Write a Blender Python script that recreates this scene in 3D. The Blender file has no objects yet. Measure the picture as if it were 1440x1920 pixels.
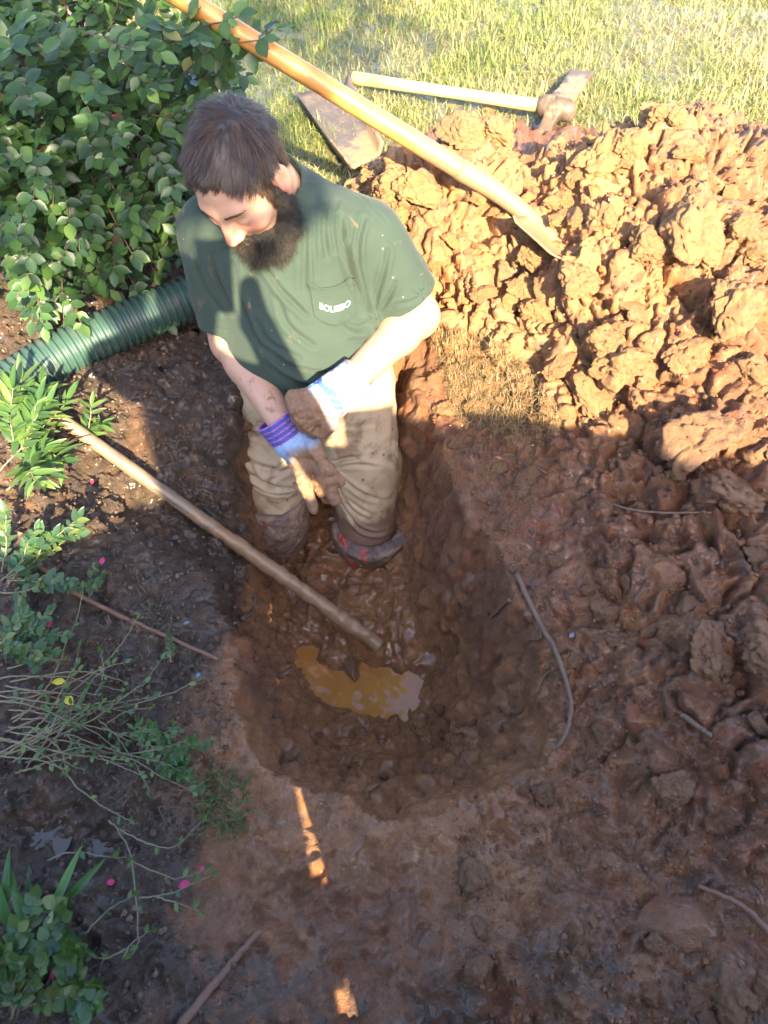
import bpy, bmesh, math, random
import numpy as np
from mathutils import Vector, Matrix
from mathutils.bvhtree import BVHTree

scene = bpy.context.scene
COL = scene.collection
random.seed(7)
RNG = np.random.default_rng(11)

# ------------------------------------------------------------------ camera, sky, sun, exposure
CAM_H = 1.35
PITCH = math.radians(55.0)
FPX = 1350.0
cam_data = bpy.data.cameras.new('camera')
cam_data.sensor_fit = 'VERTICAL'
cam_data.sensor_height = 36.0
cam_data.lens = 36.0 * FPX / 1920.0
cam_data.clip_start = 0.02
cam_data.clip_end = 400.0
cam_data.dof.use_dof = True
cam_data.dof.focus_distance = 1.75
cam_data.dof.aperture_fstop = 4.5
cam = bpy.data.objects.new('camera', cam_data)
COL.objects.link(cam)
cam.location = (0, 0, CAM_H)
cam.rotation_euler = (math.pi / 2 - PITCH, 0, 0)
scene.camera = cam

SUN_EL = math.radians(34.0)
SUN_DIR_XY = Vector((-0.27, 1.0)).normalized()      # the way the light travels over the ground
LIGHT = Vector((SUN_DIR_XY.x * math.cos(SUN_EL), SUN_DIR_XY.y * math.cos(SUN_EL), -math.sin(SUN_EL)))
world = bpy.data.worlds.new('World')
scene.world = world
world.use_nodes = True
wn = world.node_tree
bg = wn.nodes['Background']
sky = wn.nodes.new('ShaderNodeTexSky')
sky.sky_type = 'NISHITA'
sky.sun_disc = False
sky.sun_elevation = SUN_EL
sky.sun_rotation = math.atan2(-LIGHT.x, -LIGHT.y)    # measured from +Y towards +X
sky.air_density = 0.8
sky.dust_density = 2.0
sky.ozone_density = 0.6
wn.links.new(sky.outputs[0], bg.inputs[0])
bg.inputs[1].default_value = 0.15
sun_data = bpy.data.lights.new('sun', 'SUN')
sun_data.energy = 5.0
sun_data.angle = math.radians(0.5)
sun_data.color = (1.0, 0.84, 0.53)
sun = bpy.data.objects.new('sun', sun_data)
COL.objects.link(sun)
sun.rotation_euler = LIGHT.to_track_quat('-Z', 'Y').to_euler()
vs = scene.view_settings
vs.view_transform = 'Standard'
vs.look = 'None'
vs.gamma = 1.0
vs.use_curve_mapping = False
vs.exposure = 2.62
scene.cycles.max_bounces = 6
scene.cycles.diffuse_bounces = 4
scene.cycles.glossy_bounces = 3
scene.cycles.transmission_bounces = 4
scene.cycles.use_denoising = True

# ------------------------------------------------------------------ where a point of the photograph lies in the world
CS, SN = math.cos(PITCH), math.sin(PITCH)
def ray(px, py):
    rx, ry = (px - 720) / FPX, (py - 960) / FPX
    return rx, CS - ry * SN, SN + ry * CS
def at_depth(px, py, d):
    a, b, c = ray(px, py)
    return Vector((a * d, b * d, CAM_H - c * d))
def on_level(px, py, z=0.0):
    a, b, c = ray(px, py)
    t = (CAM_H - z) / c
    return Vector((a * t, b * t, z))

# ------------------------------------------------------------------ objects, parts, groups
def tag(o, label=None, category=None, group=None, kind=None):
    if label: o['label'] = label
    if category: o['category'] = category
    if group: o['group'] = group
    if kind: o['kind'] = kind
    return o
def link(name, me, mat=None, parent=None):
    o = bpy.data.objects.new(name, me)
    COL.objects.link(o)
    if mat is not None and me is not None:
        me.materials.clear()
        me.materials.append(mat)
    if parent is not None:
        o.parent = parent
    return o
def empty(name, loc=(0, 0, 0)):
    o = bpy.data.objects.new(name, None)
    o.empty_display_size = 0.05
    COL.objects.link(o)
    o.location = loc
    return o
def adopt(child, parent):
    """parent a child given in world coordinates to a root that only has a location"""
    child.parent = parent
    child.location = Vector(child.location) - Vector(parent.location)
    return child
def mesh_np(name, verts, faces, smooth=True):
    """verts (N,3); faces (M,k) array of one face size, or a list of such arrays"""
    if not isinstance(faces, list):
        faces = [faces]
    faces = [np.asarray(f, dtype=np.int32) for f in faces if len(f)]
    me = bpy.data.meshes.new(name)
    me.vertices.add(len(verts))
    me.vertices.foreach_set('co', np.asarray(verts, dtype=np.float32).ravel())
    loops = np.concatenate([f.ravel() for f in faces])
    tot = np.concatenate([np.full(len(f), f.shape[1], dtype=np.int32) for f in faces])
    start = np.concatenate([[0], np.cumsum(tot)[:-1]]).astype(np.int32)
    me.loops.add(len(loops))
    me.loops.foreach_set('vertex_index', loops)
    me.polygons.add(len(tot))
    me.polygons.foreach_set('loop_start', start)
    me.polygons.foreach_set('loop_total', tot)
    me.polygons.foreach_set('use_smooth', np.full(len(tot), bool(smooth)))
    me.update(calc_edges=True)
    return me
def attr(me, name, values):
    a = me.attributes.new(name, 'FLOAT', 'POINT')
    a.data.foreach_set('value', np.asarray(values, dtype=np.float32))
def attr_col(me, name, rgb):
    a = me.attributes.new(name, 'FLOAT_COLOR', 'POINT')
    c = np.ones((len(rgb), 4), dtype=np.float32)
    c[:, :3] = rgb
    a.data.foreach_set('color', c.ravel())

# ------------------------------------------------------------------ noise (numpy)
def _hash(ix, iy, iz, seed):
    h = (ix.astype(np.int64) * 374761393 + iy.astype(np.int64) * 668265263 + iz.astype(np.int64) * 2147483647 + seed * 1274126177) & 0xFFFFFFFF
    h = ((h ^ (h >> 13)) * 1274126177) & 0xFFFFFFFF
    h = ((h ^ (h >> 16)) * 2246822519) & 0xFFFFFFFF
    return (h ^ (h >> 15)) & 0xFFFFFFFF
def _rnd(ix, iy, iz, seed):
    return (_hash(ix, iy, iz, seed) / 4294967295.0).astype(np.float32)
def vnoise(p, scale, seed=0):
    """value noise in -1..1, smooth"""
    q = np.asarray(p, dtype=np.float32) / scale
    i = np.floor(q).astype(np.int64)
    f = (q - i).astype(np.float32)
    u = f * f * f * (f * (f * 6 - 15) + 10)
    out = np.zeros(len(q), dtype=np.float32)
    for dx in (0, 1):
        wx = u[:, 0] if dx else 1 - u[:, 0]
        for dy in (0, 1):
            wy = u[:, 1] if dy else 1 - u[:, 1]
            for dz in (0, 1):
                wz = u[:, 2] if dz else 1 - u[:, 2]
                out += wx * wy * wz * _rnd(i[:, 0] + dx, i[:, 1] + dy, i[:, 2] + dz, seed)
    return out * 2 - 1
def fbm(p, scale, octaves=4, seed=0, gain=0.5):
    out = 0; a = 1.0; tot = 0
    for k in range(octaves):
        out = out + a * vnoise(p, scale / 2.03 ** k, seed + k * 17)
        tot += a; a *= gain
    return out / tot
def worley(p, scale, seed=0, second=False):
    """distance to the nearest (and second nearest) jittered cell point"""
    q = np.asarray(p, dtype=np.float32) / scale
    i = np.floor(q).astype(np.int64)
    f1 = np.full(len(q), 9.0, dtype=np.float32); f2 = f1.copy()
    for dx in (-1, 0, 1):
        for dy in (-1, 0, 1):
            for dz in (-1, 0, 1):
                cx, cy, cz = i[:, 0] + dx, i[:, 1] + dy, i[:, 2] + dz
                h = _hash(cx, cy, cz, seed)
                px = cx + (h & 1023) / 1023.0
                py = cy + ((h >> 10) & 1023) / 1023.0
                pz = cz + ((h >> 20) & 1023) / 1023.0
                d = ((px - q[:, 0]) ** 2 + (py - q[:, 1]) ** 2 + (pz - q[:, 2]) ** 2).astype(np.float32)
                if second:
                    f2 = np.where(d < f1, f1, np.minimum(f2, d))
                f1 = np.minimum(f1, d)
    return (np.sqrt(f1), np.sqrt(f2)) if second else np.sqrt(f1)
def sstep(a, b, x):
    t = np.clip((x - a) / (b - a), 0, 1)
    return t * t * (3 - 2 * t)

# ------------------------------------------------------------------ node material helpers
class NT:
    def __init__(self, name):
        self.m = bpy.data.materials.new(name)
        self.m.use_nodes = True
        self.t = self.m.node_tree
        self.b = self.t.nodes['Principled BSDF']
        self.out = self.t.nodes['Material Output']
    def n(self, kind, **kw):
        nd = self.t.nodes.new('ShaderNode' + kind)
        for k, v in kw.items(): setattr(nd, k, v)
        return nd
    def l(self, a, b): self.t.links.new(a, b)
    def set(self, **kw):
        for k, v in kw.items():
            s = self.b.inputs[k.replace('_', ' ')]
            if hasattr(v, 'is_output') or isinstance(v, bpy.types.NodeSocket): self.l(v, s)
            else: s.default_value = v if not (isinstance(v, tuple) and len(v) == 3) else (*v, 1)
    def coord(self, kind='Object'):
        return self.n('TexCoord').outputs[kind]
    def noise(self, scale, detail=4, rough=0.55, vec=None, dist=0.0):
        nd = self.n('TexNoise')
        nd.inputs['Scale'].default_value = scale; nd.inputs['Detail'].default_value = detail
        nd.inputs['Roughness'].default_value = rough; nd.inputs['Distortion'].default_value = dist
        self.l(vec if vec is not None else self.coord(), nd.inputs['Vector'])
        return nd.outputs['Fac']
    def ramp(self, fac, stops):
        nd = self.n('ValToRGB')
        cr = nd.color_ramp
        while len(cr.elements) < len(stops): cr.elements.new(0.5)
        for e, (p, c) in zip(cr.elements, stops):
            e.position = p
            e.color = (*c, 1) if isinstance(c, tuple) else (c, c, c, 1)
        self.l(fac, nd.inputs[0])
        return nd.outputs[0]
    def mix(self, fac, a, b, blend='MIX'):
        nd = self.n('Mix', data_type='RGBA', blend_type=blend)
        for v, s in ((fac, nd.inputs[0]), (a, nd.inputs[6]), (b, nd.inputs[7])):
            if isinstance(v, bpy.types.NodeSocket): self.l(v, s)
            elif isinstance(v, tuple): s.default_value = (*v, 1)
            else: s.default_value = v
        return nd.outputs[2]
    def math(self, op, a, b=0.5, clamp=False):
        nd = self.n('Math', operation=op, use_clamp=clamp)
        for v, s in ((a, nd.inputs[0]), (b, nd.inputs[1])):
            if isinstance(v, bpy.types.NodeSocket): self.l(v, s)
            else: s.default_value = v
        return nd.outputs[0]
    def attr(self, name, col=False):
        nd = self.n('Attribute', attribute_name=name)
        return nd.outputs['Color' if col else 'Fac']
    def bump(self, h, strength=0.3, dist=0.01, normal=None):
        nd = self.n('Bump')
        nd.inputs['Strength'].default_value = strength; nd.inputs['Distance'].default_value = dist
        self.l(h, nd.inputs['Height'])
        if normal is not None: self.l(normal, nd.inputs['Normal'])
        return nd.outputs[0]
# ------------------------------------------------------------------ soil materials
def soil_material():
    t = NT('wet_soil')
    co = t.coord()
    wet, dark, lawn = t.attr('wet'), t.attr('humus'), t.attr('lawn')
    n1 = t.noise(5.0, 6, 0.6, co, 0.4); n2 = t.noise(26, 6, 0.65, co, 0.3); n3 = t.noise(120, 5, 0.7, co)
    clay = t.ramp(n1, [(0.30, (0.150, 0.080, 0.053)), (0.46, (0.235, 0.118, 0.062)), (0.58, (0.31, 0.158, 0.074)), (0.72, (0.225, 0.135, 0.095))])
    clay = t.mix(t.ramp(n2, [(0.38, 0.0), (0.62, 0.75)]), clay, (0.27, 0.155, 0.098))
    red = t.ramp(t.noise(9, 4, 0.6, co, 0.6), [(0.60, 0.0), (0.70, 0.8)])
    clay = t.mix(red, clay, (0.30, 0.085, 0.035))
    grey = t.ramp(t.noise(13, 5, 0.6, co), [(0.60, 0.0), (0.70, 0.55)])
    clay = t.mix(grey, clay, (0.085, 0.068, 0.062))
    vor = t.n('TexVoronoi'); vor.inputs['Scale'].default_value = 26; vor.inputs['Randomness'].default_value = 1
    dis = t.n('VectorMath', operation='ADD'); t.l(co, dis.inputs[0])
    nz = t.n('TexNoise'); nz.inputs['Scale'].default_value = 30; nz.inputs['Detail'].default_value = 4; t.l(co, nz.inputs['Vector'])
    dsc = t.n('VectorMath', operation='SCALE'); dsc.inputs['Scale'].default_value = .06; t.l(nz.outputs['Color'], dsc.inputs[0]); t.l(dsc.outputs[0], dis.inputs[1])
    t.l(dis.outputs[0], vor.inputs['Vector'])
    sepc = t.n('SeparateColor'); t.l(vor.outputs['Color'], sepc.inputs[0])
    cell = t.ramp(sepc.outputs[0], [(0.0, (0.120, 0.075, 0.058)), (0.25, (0.34, 0.135, 0.048)), (0.5, (0.25, 0.140, 0.092)), (0.72, (0.40, 0.205, 0.095)), (0.9, (0.34, 0.100, 0.038)), (1.0, (0.09, 0.07, 0.065))])
    clay = t.mix(t.ramp(t.noise(17, 4, .6, co), [(.42, .12), (.62, .75)]), clay, cell)
    clay = t.mix(t.attr('sunlit_dry'), t.mix(1.0, clay, (.86, .74, .66), 'MULTIPLY'), clay)  # clay outside the sunlit heap darkened, shade put into the colour
    speck = t.ramp(t.noise(75, 3, .7, co), [(.62, 0.0), (.68, .7)])
    clay = t.mix(speck, clay, (.07, .05, .042))
    clay = t.mix(t.math('MULTIPLY', t.attr('sunlit_dry'), .75), clay, t.mix(1.0, clay, (1.46, 1.52, 1.22), 'MULTIPLY'))  # sunlit heap painted lighter and yellower, on top of its dryness
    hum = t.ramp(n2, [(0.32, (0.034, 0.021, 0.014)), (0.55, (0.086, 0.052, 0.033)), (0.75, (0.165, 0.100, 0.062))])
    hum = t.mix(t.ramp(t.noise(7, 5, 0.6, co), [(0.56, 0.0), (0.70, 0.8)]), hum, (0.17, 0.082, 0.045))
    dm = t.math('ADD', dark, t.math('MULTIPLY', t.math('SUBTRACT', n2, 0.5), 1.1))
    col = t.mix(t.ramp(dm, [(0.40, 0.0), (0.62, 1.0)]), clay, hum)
    mud = t.ramp(n2, [(0.3, (0.21, 0.094, 0.038)), (0.55, (0.350, 0.158, 0.066)), (0.75, (0.44, 0.215, 0.100))])
    wm = t.math('ADD', wet, t.math('MULTIPLY', t.math('SUBTRACT', n1, 0.5), 0.5))
    col = t.mix(t.ramp(wm, [(0.35, 0.0), (0.62, 1.0)]), col, mud)
    turf = t.ramp(n2, [(0.35, (0.10, 0.085, 0.04)), (0.6, (0.16, 0.14, 0.06))])
    col = t.mix(lawn, col, turf)
    fine = t.ramp(n3, [(0.3, 0.72), (0.7, 1.15)])
    col = t.mix(1.0, col, fine, 'MULTIPLY')
    rough = t.ramp(t.noise(34, 4, 0.6, co), [(0.36, 0.30), (0.62, 0.66)])
    rough = t.mix(t.attr('sunlit_dry'), rough, (.72, .72, .72))
    rough = t.mix(wet, rough, t.ramp(t.noise(30, 4, 0.6, co), [(0.35, 0.08), (0.62, 0.26)]))
    t.set(Base_Color=col, Roughness=rough, Specular_IOR_Level=0.5, Coat_Weight=t.math('MULTIPLY', t.math('MAXIMUM', wet, t.math('MULTIPLY', t.math('SUBTRACT', 1.0, t.attr('sunlit_dry')), .45)), t.ramp(t.noise(24, 4, .6, co), [(.38, .12), (.60, 1.0)])), Coat_Roughness=0.11)
    h = t.math('ADD', t.math('MULTIPLY', n3, 0.5), t.noise(420, 3, 0.6, co))
    crack = t.n('TexVoronoi', feature='DISTANCE_TO_EDGE')
    crack.inputs['Scale'].default_value = 30
    t.l(t.n('TexCoord').outputs['Object'], crack.inputs['Vector'])
    nb = t.bump(t.math('ADD', h, t.math('MULTIPLY', n2, 1.2)), 0.8, 0.011)
    t.set(Normal=nb)
    return t.m
SOIL = soil_material()

def clod_material():
    t = NT('clay_clod')
    co = t.coord()
    info = t.n('ObjectInfo')
    off = t.n('VectorMath', operation='ADD')
    t.l(co, off.inputs[0])
    sc = t.n('VectorMath', operation='SCALE'); t.l(info.outputs['Location'], sc.inputs[0]); sc.inputs['Scale'].default_value = 3.7
    t.l(sc.outputs[0], off.inputs[1])
    v = off.outputs[0]
    n1 = t.noise(7, 5, 0.6, v, 0.4); n2 = t.noise(60, 5, 0.65, v); n3 = t.noise(230, 4, 0.65, v)
    col = t.ramp(n1, [(0.30, (0.165, 0.086, 0.051)), (0.48, (0.255, 0.130, 0.064)), (0.60, (0.325, 0.168, 0.080)), (0.74, (0.235, 0.135, 0.090))])
    col = t.mix(t.ramp(info.outputs['Random'], [(0.6, 0.0), (1.0, 0.45)]), col, (0.150, 0.085, 0.058))
    col = t.mix(t.ramp(n2, [(0.4, 0.0), (0.65, 0.6)]), col, (0.29, 0.150, 0.085))
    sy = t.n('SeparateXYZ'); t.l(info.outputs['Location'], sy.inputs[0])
    col = t.mix(t.ramp(sy.outputs[1], [(.9, 0.0), (1.0, .75)]) if False else t.math('MULTIPLY', t.math('SUBTRACT', sy.outputs[1], .9, True), 1.5, True), col, t.mix(1.0, col, (1.42, 1.50, 1.20), 'MULTIPLY'))  # clods lying in the sun painted lighter and yellower by position
    col = t.mix(1.0, col, t.ramp(n3, [(0.3, 0.74), (0.7, 1.15)]), 'MULTIPLY')
    t.set(Base_Color=col, Roughness=t.ramp(n2, [(0.35, 0.48), (0.65, 0.80)]))
    sc2 = t.n('VectorMath', operation='MULTIPLY'); t.l(v, sc2.inputs[0])
    t.set(Normal=t.bump(t.math('ADD', t.noise(9, 8, 0.72, v), t.math('MULTIPLY', n2, 0.4)), 0.8, 0.022))
    return t.m
CLOD = clod_material()

# ------------------------------------------------------------------ the lie of the land
RIM = [(395, 905, 0), (378, 1010, -.03), (385, 1110, -.04), (440, 1225, -.02), (468, 1330, 0), (505, 1420, 0), (600, 1490, 0),
       (740, 1528, 0), (880, 1535, 0), (1000, 1495, 0), (1062, 1390, .02), (1072, 1290, .02), (1035, 1160, .04), (965, 1040, .05),
       (905, 960, .06), (872, 870, .06), (832, 800, .05), (775, 750, .03)]
RIM_W = [tuple(on_level(*p)[:2]) for p in RIM] + [(.06, 1.47), (-.1, 1.54), (-.28, 1.49), (-.365, 1.32), (-.40, 1.14)]
RIM_W = np.array(RIM_W, dtype=np.float32)
def poly_sd(x, y, poly):
    """distance to the polygon's edge, positive inside"""
    d = np.full(x.shape, 1e9, dtype=np.float32)
    inside = np.zeros(x.shape, dtype=bool)
    n = len(poly)
    for i in range(n):
        ax, ay = poly[i]; bx, by = poly[(i + 1) % n]
        ex, ey = bx - ax, by - ay
        t = np.clip(((x - ax) * ex + (y - ay) * ey) / (ex * ex + ey * ey), 0, 1)
        d = np.minimum(d, (x - ax - t * ex) ** 2 + (y - ay - t * ey) ** 2)
        c = ((ay > y) != (by > y)) & (x < (bx - ax) * (y - ay) / (by - ay + 1e-12) + ax)
        inside ^= c
    d = np.sqrt(d)
    return np.where(inside, d, -d)
def gauss(x, y, cx, cy, sx, sy=None, ang=0.0):
    sy = sy or sx
    c, s = math.cos(ang), math.sin(ang)
    u = (x - cx) * c + (y - cy) * s; v = -(x - cx) * s + (y - cy) * c
    return np.exp(-(u / sx) ** 2 - (v / sy) ** 2)
PUD = on_level(695, 1280, -.48)
PUD2 = on_level(800, 1325, -.48)
WATER_Z = -0.478
POLE_A, POLE_B = at_depth(82, 762, 1.676), at_depth(700, 1202, 1.885)
LPUD, LPUD2 = on_level(62, 1568, 0), on_level(190, 1590, 0)
HEAP_FAR = [on_level(px, py, .02) for px, py in ((668, 335), (760, 270), (830, 222), (930, 225), (1030, 225), (1130, 240), (1260, 275), (1440, 340), (1600, 400))]
def heap_far_y(x):
    xs = [p.x for p in HEAP_FAR]; ys = [p.y for p in HEAP_FAR]
    return np.interp(x, xs, ys, left=1.7, right=ys[-1])
def land(x, y):
    """smooth height and the masks: z, heap, wet, humus, lawn"""
    p2 = np.stack([x, y, np.zeros_like(x)], 1)
    w = fbm(p2, .16, 3, 5) * .040 + fbm(p2, .45, 2, 9) * .03 + fbm(p2, .055, 3, 6) * .012
    sd = poly_sd(x, y, RIM_W) + w
    # heap of dug clay to the right and behind
    ridge = .27 * gauss(x, y, .62, 1.72, .62, .27, -.16) + .17 * gauss(x, y, .12, 1.80, .26, .22, -.3) + .10 * gauss(x, y, .95, 1.45, .4, .3)
    ridge += .10 * gauss(x, y, .48, 1.42, .2, .16) + .06 * gauss(x, y, .85, 1.2, .25, .2)
    shelf = .13 * sstep(.30, .75, x) * sstep(-.1, .5, y) * (1 - sstep(1.6, 2.2, y))
    shelf += .05 * sstep(.18, .5, x) * sstep(.5, .8, y) * (1 - sstep(1.3, 1.8, y))
    far = heap_far_y(x) + fbm(p2, .22, 3, 21) * .09
    hm = sstep(0, .22, far - y) * sstep(-.14, .10, x + .25 * (y - 1.4)) * sstep(1.15, 1.45, y + .25 * x)
    hz = (ridge * sstep(0, .25, far - y) + .05 * hm) * sstep(.0, .12, -sd) + shelf * sstep(0, .15, -sd)
    heap = np.clip(sstep(.05, .12, hz + .02 * fbm(p2, .1, 2, 31)), 0, 1)
    bed = .06 * sstep(-.5, -.85, x) * sstep(2.6, 1.6, y)
    near = -.035 * gauss(x, y, -.05, .15, .35, .16) + .03 * gauss(x, y, .3, .05, .25, .12)
    top = hz + bed + near + .018 * fbm(p2, .35, 3, 3)
    # the pit
    floor = -.450 + .06 * gauss(x, y, POLE_B.x - .02, POLE_B.y + .04, .09, .06) - .062 * gauss(x, y, PUD.x - .01, PUD.y + .02, .165, .10) - .045 * gauss(x, y, -.20, .80, .04, .05) - .04 * gauss(x, y, -.12, 1.02, .06, .05) - .045 * gauss(x, y, PUD2.x, PUD2.y, .12, .10, .7) - .13 * gauss(x, y, -.34, 1.07, .085, .11) \
        + .02 * gauss(x, y, .02, 1.05, .16, .16) + .02 * gauss(x, y, -.12, .93, .12, .07) + .06 * sstep(.62, .38, y)
    wall = .15 + .09 * sstep(-.1, .15, x) + .12 * sstep(.75, .45, y)
    k = 1 - (1 - np.clip((sd + .004) / wall, 0, 1)) ** 2.1
    z = top * (1 - k) + floor * k
    # the soil has slipped away under the pole where it leaves the bed
    ax_, ay_ = POLE_A.x, POLE_A.y; ex_, ey_ = POLE_B.x - ax_, POLE_B.y - ay_
    t_ = np.clip(((x - ax_) * ex_ + (y - ay_) * ey_) / (ex_ * ex_ + ey_ * ey_), -.3, 1)
    pd_ = np.hypot(x - ax_ - t_ * ex_, y - ay_ - t_ * ey_)
    lim_ = POLE_A.z + (POLE_B.z - POLE_A.z) * t_ - .045
    z = np.where(t_ < .93, z + np.minimum(0, lim_ - z) * sstep(.20, .05, pd_) * sstep(-.3, 0, t_), z)
    z = z - .05 * gauss(x, y, LPUD.x, LPUD.y, .055, .05) - .045 * gauss(x, y, LPUD2.x, LPUD2.y, .05, .04)
    wet = np.clip(sstep(.45, .95, k) + .35 * sstep(.1, .45, k), 0, 1)
    wet = np.maximum(wet, .62 * sstep(.30, 0, -sd + .15 * fbm(p2, .2, 3, 58)) * sstep(1.0, .3, y))
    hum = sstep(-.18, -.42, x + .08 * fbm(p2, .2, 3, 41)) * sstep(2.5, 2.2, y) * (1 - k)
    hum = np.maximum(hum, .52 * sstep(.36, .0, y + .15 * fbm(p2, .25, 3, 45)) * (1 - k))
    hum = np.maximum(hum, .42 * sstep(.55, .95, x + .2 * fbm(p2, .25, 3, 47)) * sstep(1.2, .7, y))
    lawn = sstep(-.05, .05, y - far - .02 + .05 * fbm(p2, .1, 2, 51)) * sstep(1.95, 2.12, y + .12 * x + .1 * fbm(p2, .3, 2, 53))
    lawn = np.where(x < -.3, lawn * sstep(-.95, -.55, x + (y - 2.2) * .25), lawn)
    return z, heap, wet, hum, lawn, sd, k

def axis(fine_lo, fine_hi, step, far_lo, far_hi, grow=1.06):
    a = list(np.arange(fine_lo, fine_hi + step / 2, step))
    s, v = step, a[-1]
    while v < far_hi:
        s = min(s * grow, 6.0); v += s; a.append(v)
    s, v = step, a[0]; pre = []
    while v > far_lo:
        s = min(s * grow, 6.0); v -= s; pre.append(v)
    return np.array(pre[::-1] + a, dtype=np.float32)
gx = axis(-1.02, 1.30, .0042, -70, 70)
gy = axis(-.12, 2.12, .0042, -60, 80)
GX, GY = np.meshgrid(gx, gy, indexing='xy')
fx, fy = GX.ravel(), GY.ravel()
LZ, HEAP, WET, HUM, LAWN, SD, KK = land(fx, fy)
nyy, nxx = GX.shape
def normals_of(z):
    Z = z.reshape(nyy, nxx)
    dzx = np.gradient(Z, gx, axis=1); dzy = np.gradient(Z, gy, axis=0)
    n = np.stack([-dzx.ravel(), -dzy.ravel(), np.ones(Z.size)], 1)
    return n / np.linalg.norm(n, axis=1, keepdims=True)
P0 = np.stack([fx, fy, LZ], 1).astype(np.float32)
N0 = normals_of(LZ)
def rough_ground(P, heap, wet, hum, lawn, k):
    warp = np.stack([vnoise(P, .07, 61), vnoise(P, .07, 62), vnoise(P, .07, 63)], 1) * .022 + np.stack([vnoise(P, .02, 64), vnoise(P, .02, 65), vnoise(P, .02, 66)], 1) * .006
    Q = P + warp
    big = 1 - np.clip(worley(Q, .13, 71), 0, 1) ** 2
    mid1, mid2 = worley(Q, .055, 72, True)
    mid = np.clip(mid2 - mid1, 0, .5) * 2
    sml = 1 - np.clip(worley(Q, .022, 73), 0, 1) ** 2
    tiny = 1 - np.clip(worley(Q, .0115, 74), 0, 1) ** 2
    f = fbm(P, .06, 4, 75)
    crumb = sstep(-.1, .35, vnoise(P, .16, 76) + .3 * vnoise(P, .05, 77))       # where the soil is crumbly rather than trodden
    hi = fbm(Q, .026, 3, 78, .65); rid = 1 - np.abs(vnoise(Q, .045, 79)) * 2
    g1, g2 = worley(P + warp * 1.6, .085, 80, True)
    groove = np.exp(-((g2 - g1) / .09) ** 2)
    d_heap = .085 * (big - .5) + .012 * (mid - .4) + .010 * (sml - .5) * (.4 + .6 * crumb) + .004 * tiny + .022 * f + .022 * hi + .010 * rid - .030 * groove
    d_hum = .012 * (mid - .4) * crumb + .015 * (sml - .5) + .009 * tiny + .022 * f + .010 * hi
    d_wall = .024 * (big - .5) + .016 * (mid - .4) + .010 * (sml - .5) * crumb + .004 * tiny + .022 * f
    d_floor = .034 * (big - .5) + .020 * (mid - .3) * (.3 + .7 * crumb) + .015 * (sml - .5) * (.3 + .7 * crumb) + .008 * rid + .004 * tiny * crumb + .024 * f + .006 * hi
    d_flat = .026 * (big - .5) * (.3 + .7 * crumb) + .012 * (mid - .4) * crumb + .007 * (sml - .5) * crumb + .003 * tiny * crumb + .022 * f + .006 * hi - .006 * groove * crumb
    rough_side = sstep(.22, .5, P[:, 0]) * sstep(-.1, .35, P[:, 1])
    d = d_flat * (1 - hum) + d_hum * hum
    d = d * (1 - .75 * rough_side) + .75 * rough_side * (.045 * (big - .5) + .026 * (mid - .4) + .010 * (sml - .5) + .004 * tiny + .02 * f + .012 * hi - .018 * groove)
    d = d * (1 - heap) + d_heap * heap
    wk = sstep(.05, .3, k) * (1 - sstep(.75, .95, k)); fl = sstep(.80, .98, k)
    d = d * (1 - wk) + d_wall * wk
    d = d * (1 - fl) + d_floor * fl
    d = d * (1 - lawn) + lawn * .012 * f
    return d
near_mask = (np.abs(fx) < 6) & (fy > -4) & (fy < 8)
disp = np.zeros(len(fx), dtype=np.float32)
disp[near_mask] = rough_ground(P0[near_mask], HEAP[near_mask], WET[near_mask], HUM[near_mask], LAWN[near_mask], KK[near_mask])
GP = P0 + N0 * disp[:, None]
idx = np.arange(nyy * nxx).reshape(nyy, nxx)
quads = np.stack([idx[:-1, :-1], idx[:-1, 1:], idx[1:, 1:], idx[1:, :-1]], -1).reshape(-1, 4)
SUNLIT_DRY = HEAP * sstep(.9, 1.35, fy) * (.35 + .65 * sstep(1.0, .35, fx))  # sunlit, drier part of the heap; its sunlight is partly painted in
qh = HEAP[quads].mean(1); ql = LAWN[quads].mean(1)
def submesh(name, sel):
    q = quads[sel]
    used, inv = np.unique(q, return_inverse=True)
    me = mesh_np(name, GP[used], inv.reshape(-1, 4))
    attr(me, 'wet', WET[used]); attr(me, 'humus', HUM[used]); attr(me, 'lawn', LAWN[used]); attr(me, 'sunlit_dry', SUNLIT_DRY[used])
    return me
is_lawn = ql > .5
is_heap = (qh > .5) & ~is_lawn
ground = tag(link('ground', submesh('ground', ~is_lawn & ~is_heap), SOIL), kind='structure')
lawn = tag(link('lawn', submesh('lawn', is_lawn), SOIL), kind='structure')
heap = link('spoil_heap', submesh('spoil_heap', is_heap), SOIL)
tag(heap, 'lumpy heap of freshly dug orange clay piled on the grass right of the pit', 'soil heap')
tri = np.concatenate([quads[:, :3], quads[:, [0, 2, 3]]])
box = (np.abs(GP[quads[:, 0], 0]) < 3) & (GP[quads[:, 0], 1] > -1) & (GP[quads[:, 0], 1] < 5)
SOIL_BVH = BVHTree.FromPolygons([tuple(v) for v in GP.tolist()], quads[box].tolist())
def drop(x, y, z0=2.0):
    h = SOIL_BVH.ray_cast(Vector((x, y, z0)), Vector((0, 0, -1)))
    return (h[0], h[1]) if h[0] is not None else (Vector((x, y, 0)), Vector((0, 0, 1)))
def hit(px, py):
    """the point of the soil seen at a point of the photograph"""
    a, b, c = ray(px, py)
    h = SOIL_BVH.ray_cast(Vector((0, 0, CAM_H)), Vector((a, b, -c)).normalized())
    return (h[0], h[1]) if h[0] is not None else (on_level(px, py, 0), Vector((0, 0, 1)))

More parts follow.
